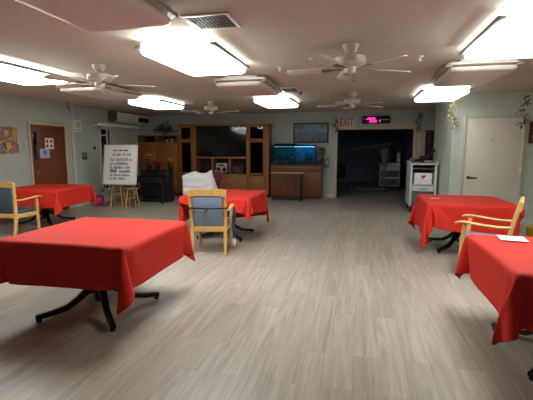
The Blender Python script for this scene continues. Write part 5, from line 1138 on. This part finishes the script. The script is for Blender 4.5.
# television
t = thing('television', 'big black flat television in the oak cabinet', 'television', (TX - .075, TY + .1, 1.29))
t.rotation_euler = (math.radians(-2.5), 0, 0)
obj('bezel', B().box(-.84, .84, .0, .05, .03, .96, .008), M['black_soft'], t)
obj('screen', B().box(-.815, .815, -.003, -.0005, .055, .935), M['screen'], t)
obj('stand', B().box(-.3, .3, -.04, .16, 0, .012, .004).box(-.06, .06, .02, .04, .012, .05), M['black_soft'], t)
# devices and boxes in the bays
t = thing('portable_stereo', 'pale stereo with two dark round speakers in the middle bay under the television', 'stereo', (TX - .09, TY + .12, .7315))
obj('body', B().box(-.19, .19, 0, .16, 0.04, .34, .015), M['ceramic'], t)
for sx in (-.1, .1): obj('speaker', B().lathe([(.065, -.006), (.07, -.0005)], (sx, 0, .13), 24, 'y'), M['black_soft'], t)
obj('tape_deck', B().box(-.1, .1, -.004, -.0005, .235, .3, .001), M['cart_dark'], t)
obj('foot', B().box(-.17, -.12, .03, .13, 0, .039).box(.12, .17, .03, .13, 0, .039), M['black_soft'], t)
cols = {'book_a': mat('book_cover_red', (96, 26, 28), .6, noise=.1), 'book_b': mat('book_cover_blue', (30, 36, 70), .6, noise=.1), 'book_c': mat('book_cover_brown', (70, 44, 30), .6, noise=.1), 'book_d': mat('book_cover_grey', (84, 80, 78), .6, noise=.1)}
r = random.Random(4)
x = .27
nm = ['red', 'blue', 'brown', 'grey']; order = [1, 0, 2, 0, 3, 1, 0, 2, 0, 1]
seen = {}
for k in range(10):
    w = r.uniform(.03, .05); h = r.uniform(.2, .32)
    if x + w > .77: break
    c = order[k]
    o = obj('video_case', B().box(0, w - .002, 0, .16, 0, h, .003), list(cols.values())[c]); o.location = (TX + x, TY + .08, .7315)
    tag(o, 'dark video case standing in the bay right of the stereo', 'case', 'cases in the right-hand bay under the television')
    x += w
t = thing('video_player', 'flat black player in the left bay under the television', 'player', (TX - .66, TY + .06, .7315))
obj('body', B().box(-.2, .2, 0, .28, .01, .1, .004), M['black_soft'], t)
obj('faceplate', B().box(-.19, .19, -.004, -.0003, .02, .09, .001), M['black_gloss'], t)
obj('foot', B().box(-.17, -.13, .03, .07, 0, .0099).box(.13, .17, .03, .07, 0, .0099), M['black_soft'], t)
def figurine(name, label, cat, loc, h, m, g=None):
    o = obj(name, B().lathe([(h * .22, 0), (h * .26, h * .03), (h * .3, h * .3), (h * .2, h * .55), (h * .09, h * .68), (h * .15, h * .84), (h * .12, h * .96), (h * .02, h)], n=18), m); o.location = loc
    return tag(o, label, cat, g)
figurine('figurine', 'small pale ornament behind the upper left glass of the oak cabinet', 'ornament', (TX - 1.24, TY + .2, 1.8055), .2, M['ceramic'])
figurine('vase', 'grey vase on the tower shelf at the cabinet right side', 'vase', (TX + 1.1, TY + .25, 1.4155), .22, M['grey_plastic'])
figurine('vase', 'brown vase behind the upper right glass of the oak cabinet', 'vase', (TX + 1.12, TY + .25, 1.8055), .26, M['frame_dark'])
figurine('vase', 'dark vase behind the lower left glass of the oak cabinet', 'vase', (TX - 1.22, TY + .25, 1.4155), .24, M['cart_dark'])

# ------------------------------------------------------------------ aquarium on its stand
t = thing('aquarium_stand', 'brown wooden cabinet under the aquarium', 'cabinet', (-1.89, 12.2, 0))
obj('body', B().box(-.78, .78, -.23, .26, .08, 1.03, .004), M['stand_wood'], t)
obj('top', B().box(-.8, .8, -.26, .28, 1.031, 1.06, .005), M['frame_dark'], t)
obj('plinth', B().box(-.76, .76, -.2, .24, 0, .079), M['frame_dark'], t)
for a, bb, hx in ((-.76, -.005, -.06), (.005, .76, .06)):
    d = obj('door', B().box(a, bb, -.25, -.2305, .12, .82, .006), M['stand_wood'], t)
    obj('knob', B().lathe([(.006, 0), (.008, -.015), (.014, -.02), (.012, -.028)], (hx, -.25, .55), 12, 'y'), M['brass'], d)
obj('apron', B().box(-.76, .76, -.25, -.2305, .84, 1.01, .004), M['stand_wood'], t)
AX, AY, AZ = -1.98, 12.18, 1.061
aw, ad, ah = .68, .2, .57
t = thing('aquarium', 'glass aquarium of blue lit water on the brown cabinet', 'aquarium', (AX, AY, AZ))
obj('bottom_frame', B().box(-aw, aw, -ad, ad, 0, .03, .004), M['black_soft'], t)
b = B(); e = .006
b.box(-aw + .004, aw - .004, -ad + .004, -ad + .004 + e, .03, ah - .03).box(-aw + .004, aw - .004, ad - .01, ad - .004, .03, ah - .03).box(-aw + .004, -aw + .01, -ad + .011, ad - .011, .03, ah - .03).box(aw - .01, aw - .004, -ad + .011, ad - .011, .03, ah - .03)
obj('glass', b, M['tank_glass'], t, 0)
obj('backing', B().box(-aw + .012, aw - .012, ad - .018, ad - .0105, .031, ah - .031), mat('tank_backing', (52, 92, 112), .6, rgb2=(70, 120, 124), nscale=4), t)
obj('gravel', B().box(-aw + .012, aw - .012, -ad + .012, ad - .019, .031, .075, .004), mat('gravel', (60, 84, 90), .9, noise=.4, nscale=120, bump=.5), t)
obj('hood', B().box(-aw, aw, -ad, ad, ah - .03, ah + .015, .004).box(-aw + .06, .05, -ad + .04, ad - .04, ah + .0155, ah + .06, .01), M['black_soft'], t)
obj('hood_lamp', B().box(.02, aw - .05, -.08, .06, ah - .045, ah - .0305, .002), lamp('aquarium_lamp', 8, (80, 170, 250)), t)
obj('hood_lamp', B().box(-aw + .05, -.03, -.08, .06, ah - .045, ah - .0305, .002), lamp('aquarium_lamp_dim', 1.3, (130, 205, 215)), t)
b = B(); r = random.Random(12)
for k in range(46):
    x = r.choice([r.uniform(-.62, -.25), r.uniform(-.3, .1), r.uniform(.35, .62)]); z0 = .07; h = r.uniform(.1, .33)
    y = r.uniform(-.05, .12); l = r.uniform(-.05, .05)
    b.sweep([(x, y, z0), (x + l * .5, y, z0 + h * .5), (x + l, y, z0 + h)], [.012, .03, .004], [.004, .006, .003], n=6)
obj('water_plant', b, mat('water_plant', (16, 70, 60), .6, rgb2=(30, 110, 90), nscale=10), t)
for k, (x, z, y, d, m, lb) in enumerate(((.14, .41, -.1, 1, 'yellow_petal', 'yellow fish nearest the blue lamp in the aquarium'), (.3, .23, -.08, -1, 'yellow_petal', 'yellow fish low on the right in the aquarium'), (.56, .38, -.06, 1, 'ceramic', 'pale fish at the right end of the aquarium'), (-.02, .2, -.1, 1, 'ceramic', 'pale fish near the bottom middle of the aquarium'))):
    f = thing('fish', lb, 'fish', (AX + x, AY + y, AZ + z), 0 if d > 0 else PI, 'fish in the aquarium')
    obj('body', B().ball((0, 0, 0), .035, (1.3, .35, .7), 14), M[m], f)
    obj('tail', B().prism([(-.04, 0), (-.075, .025), (-.065, 0), (-.075, -.025)], -.002, .002, 0, 0, Matrix.Rotation(PI / 2, 4, 'X')), M[m], f)
    obj('fin', B().prism([(-.015, .02), (.02, .022), (-.02, .045)], -.002, .002, 0, 0, Matrix.Rotation(PI / 2, 4, 'X')), M[m], f)
r = random.Random(21)
foliage_thing('potted_plant', 'small leafy plant in a dark pot right of the aquarium', 'plant', (-1.14, 12.14, 1.061), [(r.gauss(0, .03), r.gauss(-.02, .03), r.uniform(.14, .5)) for _ in range(70)], M['leaf_olive'], .1,
              B().lathe([(.05, 0), (.07, .02), (.075, .14), (.06, .15), (.05, .12)], n=18).sweep([(0, 0, .1), (.02, 0, .3), (-.02, 0, .5)], .01).sweep([(0, 0, .1), (-.04, 0, .25), (-.06, 0, .42)], .008))
# overbed table
t = thing('overbed_table', 'narrow rolling overbed table in front of the aquarium cabinet', 'table', (-2.05, 11.5, 0))
obj('tabletop', B().prism(rrect(-.5, .47, -.19, .19, .04), .82, .845, .006), mat('overbed_top', (190, 150, 110), .4, noise=.05), t)
obj('post', B().box(.36, .43, -.03, .03, .06, .819, .006), M['black'], t)
obj('base', B().box(-.45, .46, -.2, -.15, .045, .08, .006).box(-.45, .46, .15, .2, .045, .08, .006).box(.36, .43, -.149, .149, .045, .085, .006), M['black'], t)
for sx in (-.42, .43):
    for sy in (-.175, .175): obj('caster', B().lathe([(.016, -.01), (.021, -.006), (.021, .006), (.016, .01)], (sx, sy, .021), 14, 'y').box(sx - .006, sx + .006, sy - .004, sy + .004, .03, .05), M['black_soft'], t)
# framed seaside picture
t = thing('framed_picture', 'framed blue seaside picture above the aquarium', 'picture', (-1.51, BY, 2.02))
fw, fh = .55, .31
obj('frame', B().box(-fw, fw, -.03, -.001, fh - .045, fh, .005).box(-fw, fw, -.03, -.001, -fh, -fh + .045, .005).box(-fw, -fw + .045, -.03, -.001, -fh + .045, fh - .045, .005).box(fw - .045, fw, -.03, -.001, -fh + .045, fh - .045, .005), M['frame_dark'], t)
obj('mat_board', B().box(-fw + .045, fw - .045, -.012, -.001, -fh + .045, fh - .045), mat('picture_sky', (104, 132, 150), .4, rgb2=(136, 158, 166), nscale=3), t)
obj('sea', B().box(-fw + .05, fw - .05, -.0135, -.0121, -.12, .02), mat('picture_sea', (66, 100, 140), .4, rgb2=(90, 126, 160), nscale=9), t)
obj('shore', B().box(-fw + .05, fw - .05, -.0135, -.0121, -fh + .05, -.121), mat('picture_shore', (56, 66, 60), .4, rgb2=(120, 128, 120), nscale=10), t)
b = B()
for px, ph in ((-.38, .2), (-.3, .14), (.36, .2), (.12, .1)):
    b.box(px - .006, px + .006, -.0145, -.0136, -.14, ph)
    for k in range(7):
        a = PI * k / 6
        b.poly([(px, -.0146, ph), (px + .09 * math.cos(a) - .01, -.0146, ph + .05 * math.sin(a) - .02), (px + .09 * math.cos(a), -.0146, ph + .05 * math.sin(a))])
obj('palm', b, M['leaf'], t, 0)
# wall dispenser, outlet
t = thing('wall_dispenser', 'small grey dispenser on the wall left of the doorway', 'dispenser', (-.98, BY, 1.09))
obj('body', B().prism(rrect(-.06, .06, -.13, .15, .03), .001, .1, .012, 0, Matrix.Rotation(PI / 2, 4, 'X')), M['grey_plastic'], t)
obj('front', B().prism(rrect(-.04, .04, -.06, .1, .02), .1005, .108, .003, 0, Matrix.Rotation(PI / 2, 4, 'X')), M['ceramic'], t)
# signs
def text_mesh(name, s, size, m, parent, loc, ext=.002, rot=(PI / 2, 0, 0), bold=0.0, sx=1.0):
    cu = bpy.data.curves.new(name, 'FONT'); cu.body = s; cu.size = size; cu.extrude = ext; cu.align_x = 'CENTER'; cu.align_y = 'CENTER'; cu.offset = bold
    tmp = bpy.data.objects.new(name + '_tmp', cu); COL.objects.link(tmp)
    dg = bpy.context.evaluated_depsgraph_get()
    me = bpy.data.meshes.new_from_object(tmp.evaluated_get(dg)); me.name = name
    bpy.data.objects.remove(tmp); bpy.data.curves.remove(cu)
    me.materials.clear(); me.materials.append(m)
    o = bpy.data.objects.new(name, me); COL.objects.link(o); o.parent = parent; o.location = loc; o.rotation_euler = rot; o.scale = (sx, 1, 1)
    return o
t = thing('exit_sign', 'EXIT sign with red letters above the doorway', 'sign', (-.42, BY, 2.32))
obj('panel', B().box(-.25, .25, -.04, -.001, -.15, .15, .006), M['base'], t)
text_mesh('lettering', 'EXIT', .3, M['exit_red'], t, (0, -.0425, 0), bold=.004, sx=.68)
t = thing('led_sign', 'black electronic sign with glowing pink text above the doorway', 'sign', (.44, BY, 2.39))
obj('housing', B().prism(rrect(-.42, .42, -.11, .11, .05), .001, .07, .01, 0, Matrix.Rotation(PI / 2, 4, 'X')), M['black_gloss'], t)
b = B(); r = random.Random(5)
def led_row(x0, x1, zc, n):
    x = x0
    while x < x1:
        for q in range(5):
            if r.random() < .72: b.box(x, x + .011, -.0725, -.0705, zc - .034 + q * .0145, zc - .034 + q * .0145 + .0115)
        x += .0145
        if r.random() < .12: x += .012
led_row(-.28, -.03, .04, 5); led_row(-.19, .02, -.04, 5); led_row(.1, .125, -.04, 5)
obj('glowing_text', b, M['led'], t, 0)
# garlands
def garland(label, loc, drop, m, wdt=.1, n=90, rs=1, leaf=.055):
    r = random.Random(rs)
    sp = []
    path = []
    for k in range(12):
        z = -drop * k / 11; path.append((.05 * math.sin(k * .9), -.03, z))
    for k in range(n):
        z = -drop * r.random(); q = .05 * math.sin(-z / drop * 11 * .9)
        sp.append((q + r.gauss(0, wdt * .5), -.05 + r.uniform(-.04, .0), z))
    foliage_thing('hanging_garland', label, 'garland', loc, sp, m, leaf, B().sweep(path, .008, n=6), rs)
garland('dull olive garland left of the EXIT sign', (-.74, BY - .02, 2.45), .42, M['leaf_olive'], .05, 46, 1)
garland('olive garland hanging right of the doorway', (1.62, BY - .05, 2.55), .52, M['leaf_olive'], .1, 80, 2)
garland('pale cream garland hanging on the corner left of the white door', (1.83, 8.95, 2.58), .62, M['leaf_pale'], .055, 150, 3)
garland('dark green garland above the right corner of the white door', (3.1, 8.93, 2.58), .6, M['leaf'], .08, 46, 4)
t = thing('framed_picture', 'brown framed picture to the right of the white door', 'picture', (3.55, 9.0, 1.87))
obj('frame', B().box(-.27, .27, -.03, -.001, .17, .22, .005).box(-.27, .27, -.03, -.001, -.22, -.17, .005).box(-.27, -.22, -.03, -.001, -.17, .17, .005).box(.22, .27, -.03, -.001, -.17, .17, .005), M['frame_dark'], t)
obj('print', B().box(-.22, .22, -.012, -.001, -.17, .17), patch_mat('print_warm', [(150, 90, 50), (190, 130, 70), (110, 60, 40)], 5), t)

# ------------------------------------------------------------------ left wall items
t = thing('hanging_poster', 'colourful collage poster on the left wall', 'poster', (LX, 6.72, 1.72))
r = random.Random(31)
pts = []
for k in range(28):
    a = 2 * PI * k / 28
    q = max(abs(math.cos(a)) / .55, abs(math.sin(a)) / .29)
    s = 1 / q * (1 + r.uniform(-.03, .03)); pts.append((s * math.cos(a), s * math.sin(a)))
MX = Matrix.Rotation(PI / 2, 4, 'Z') @ Matrix.Rotation(PI / 2, 4, 'X')
obj('sheet', B().prism(pts, .001, .008, 0, 0, MX), patch_mat('collage', [(60, 88, 128), (196, 164, 60), (206, 150, 80), (90, 120, 90), (190, 120, 120), (70, 110, 150)], 5), t)
b = B()
for (y, z, q) in ((.25, .15, .09), (-.1, -.05, .13), (.3, -.12, .1), (.05, .18, .07), (-.3, .1, .1)):
    b.prism([(y + q * math.cos(2 * PI * k / 12) * r.uniform(.75, 1.1), z + q * .8 * math.sin(2 * PI * k / 12) * r.uniform(.75, 1.1)) for k in range(12)], .0082, .011, 0, 0, MX)
obj('cutout', b, patch_mat('cutouts', [(214, 176, 60), (70, 104, 160), (206, 120, 120), (222, 190, 90)], 3), t)
def plate(name, label, cat, y, z, w, h, m, group=None):
    o = obj(name, B().prism(rrect(-w / 2, w / 2, -h / 2, h / 2, min(w, h) * .12), 0, .012, .003, 0, MX), m); o.location = (LX, y, z)
    return tag(o, label, cat, group)
t = plate('light_switch', 'pale switch plate on the wall left of the wooden door', 'switch', 7.46, 1.66, .1, .16, M['ceramic'])
obj('toggle', B().box(.012, .02, -.012, .012, -.025, .025, .003), M['white_metal'], t)
t = plate('notice_sign', 'white no smoking style sign with red symbol right of the wooden door', 'sign', 9.2, 2.13, .24, .3, M['paper'])
b = B()
n = 24
for k in range(n):
    a, a2 = 2 * PI * k / n, 2 * PI * (k + 1) / n
    b.loft([[(.0125, q * math.cos(c), .03 + q * math.sin(c)) for c, q in ((a, .06), (a2, .06), (a2, .078), (a, .078))], [(.0135, q * math.cos(c), .03 + q * math.sin(c)) for c, q in ((a, .06), (a2, .06), (a2, .078), (a, .078))]])
b.sweep([(.013, -.05, -.02), (.013, .05, .08)], .002, .016, round_=False)
b.box(.0125, .0135, -.08, .08, -.1, -.085).box(.0125, .0135, -.06, .06, -.125, -.112)
obj('symbol', b, M['red_ink'], t, 0)
t = plate('thermostat', 'grey thermostat box on the left wall beside the blind', 'thermostat', 9.4, 1.34, .2, .2, M['cart_dark'])
obj('dial', B().lathe([(.03, .012), (.028, .02)], (0, 0, .02), 16, 'x'), M['ceramic'], t)
t = plate('wall_sensor', 'small dark round sensor on the left wall above the thermostat', 'sensor', 9.84, 1.55, .08, .08, M['black_soft'])
# notices on the wooden door
for k, (y, z, w, h, mi, lb) in enumerate(((8.13, 1.665, .27, .26, 'blue_ink', 'upper white notice on the wooden door'), (7.97, 1.43, .29, .22, 'red_ink', 'lower pale blue notice on the wooden door'))):
    m = M['paper'] if k == 0 else mat('pale_blue_paper', (186, 190, 220), .7, noise=.02)
    o = obj('door_notice', B().prism(rrect(-w / 2, w / 2, -h / 2, h / 2, .004), .0, .002, 0, 0, MX), m); o.location = (LX + .0405, y, z)
    tag(o, lb, 'notice', 'notices on the wooden door')
    b = B()
    if k == 0:
        for yy in (-.07, .06):
            for zz in (-.06, .05): b.prism([(yy + .038 * math.cos(2 * PI * q / 10), zz + .038 * math.sin(2 * PI * q / 10)) for q in range(10)], .0021, .003, 0, 0, MX)
    else:
        b.prism([(.06 * math.cos(2 * PI * q / 14), .02 + .06 * math.sin(2 * PI * q / 14)) for q in range(14)], .0021, .003, 0, 0, MX)
        b.box(.0021, .003, -.11, .11, -.085, -.07)
    obj('picture', b, mat('notice_print_%d' % k, (110, 70, 76) if k == 0 else (110, 120, 180), .7, noise=.2), o, 0)

# ------------------------------------------------------------------ dim corridor contents
t = thing('patient_lift', 'patient lift with a long dark boom in the dim corridor', 'lift', (.85, 14.6, 0))
obj('mast', B().box(-.04, .04, -.04, .04, .1, 1.55, .008), M['cart_dark'], t)
obj('boom', B().sweep([(.15, 0, 1.7), (-.3, 0, 1.62), (-1.15, 0, 1.49)], [.11, .11, .1], [.13, .13, .11], round_=False), M['black'], t)
obj('actuator', B().sweep([(-.06, 0, 1.0), (-.35, 0, 1.55)], .05), M['black'], t)
obj('battery_box', B().box(-.1, .1, .041, .16, .9, 1.2, .012), M['cart_dark'], t)
for sy in (-1, 1): obj('base_leg', B().sweep([(.05, sy * .1, .1), (-.2, sy * .25, .09), (-.9, sy * .3, .08)], .06, round_=False), M['cart_dark'], t)
obj('caster', B().lathe([(.03, -.015), (.04, 0), (.03, .015)], (-.86, .3, .04), 12, 'y').lathe([(.03, -.015), (.04, 0), (.03, .015)], (-.86, -.3, .04), 12, 'y').lathe([(.03, -.015), (.04, 0), (.03, .015)], (.05, .1, .04), 12, 'y').lathe([(.03, -.015), (.04, 0), (.03, .015)], (.05, -.1, .04), 12, 'y'), M['black_soft'], t)
t = thing('linen_cart', 'dim grey cart standing in the corridor behind the lift', 'cart', (1.1, 15.6, 0))
obj('body', B().box(-.35, .35, -.3, .3, .14, 1.0, .01), M['cart'], t)
obj('top', B().box(-.38, .38, -.33, .33, 1.001, 1.03, .008), M['cart_dark'], t)
for z in (.3, .6): obj('drawer', B().box(-.32, .32, -.315, -.3005, z - .12, z + .13, .004), M['cart_dark'], t)
for sx in (-.3, .3):
    for sy in (-.25, .25): obj('caster', B().lathe([(.05, -.015), (.06, 0), (.05, .015)], (sx, sy, .06), 12, 'x').box(sx - .02, sx + .02, sy - .02, sy + .02, .1, .139), M['black_soft'], t)
for k, (x, z, w, h, m) in enumerate(((-.2, 1.031, .22, .5, 'ceramic'), (.12, 1.031, .18, .62, 'black_soft'), (.3, 1.031, .1, .35, 'paper'))):
    o = obj('supply_stack', B().box(-w / 2, w / 2, -.12, .12, 0, h, .02), M[m]); o.location = (1.1 + x, 15.6, z)
    tag(o, ('pale pack on the left of the corridor cart', 'tall black case on the corridor cart', 'short white box at the right of the corridor cart')[k], 'box', 'stuff on the corridor cart')
t = thing('wheelchair_frame', 'dark wheelchair against the left side of the corridor', 'wheelchair', (-.62, 14.2, 0))
for sx in (-.22, .22):
    obj('wheel', B().lathe([(.27, -.012), (.3, 0), (.27, .012), (.26, 0)], (sx, 0, .3), 28, 'x'), M['black_soft'], t)
    obj('side_frame', B().sweep([(sx * .8, .1, 1.25), (sx * .8, .0, .95), (sx * .8, -.05, .5), (sx * .8, -.4, .48), (sx * .8, -.48, .05)], .03), M['steel'], t)
obj('seat', B().box(-.17, .17, -.36, .0, .47, .5, .008), M['black_soft'], t)
obj('backrest', B().box(-.17, .17, .0, .03, .52, 1.0, .008), M['black_soft'], t)
struct('trim_corridor', B().box(DX0 - .298, DX0 - .26, BY + .6, CY, .86, .96, .006).box(DX1 + .26, DX1 + .298, BY + .6, CY, .86, .96, .006), M['frame_dark'])

# ------------------------------------------------------------------ world, camera
w = bpy.data.worlds.new('world'); sc.world = w; w.use_nodes = True
w.node_tree.nodes['Background'].inputs[0].default_value = (.5, .5, .55, 1); w.node_tree.nodes['Background'].inputs[1].default_value = .05
F, VX, VY = 395.0, 360.0, 147.5
cx, cy = 266.5, 200.0
d = Vector(((VX - cx) / F, (cy - VY) / F, -1)).normalized()
pt = math.atan((cy - VY) / F)
u = Vector((0, math.cos(pt), math.sin(pt))); u = (u - u.dot(d) * d).normalized()
xx = d.cross(u)
R = Matrix((xx, d, u))     # world axes written in camera space = camera-to-world rotation
cam = bpy.data.cameras.new('camera'); co = bpy.data.objects.new('camera', cam); COL.objects.link(co)
cam.sensor_width = 36; cam.lens = 36 * F / 533; cam.clip_start = .05
co.matrix_world = Matrix.Translation((0, 0, 1.57)) @ R.to_4x4()
sc.camera = co
vs = sc.view_settings
sc.display_settings.display_device = 'sRGB'
vs.view_transform = 'Standard'; vs.look = 'None'; vs.gamma = 1; vs.use_curve_mapping = False; vs.exposure = 0.14
cyc = sc.cycles
cyc.use_denoising = True; cyc.max_bounces = 10; cyc.diffuse_bounces = 6; cyc.glossy_bounces = 4; cyc.transparent_max_bounces = 12; cyc.sample_clamp_indirect = 8
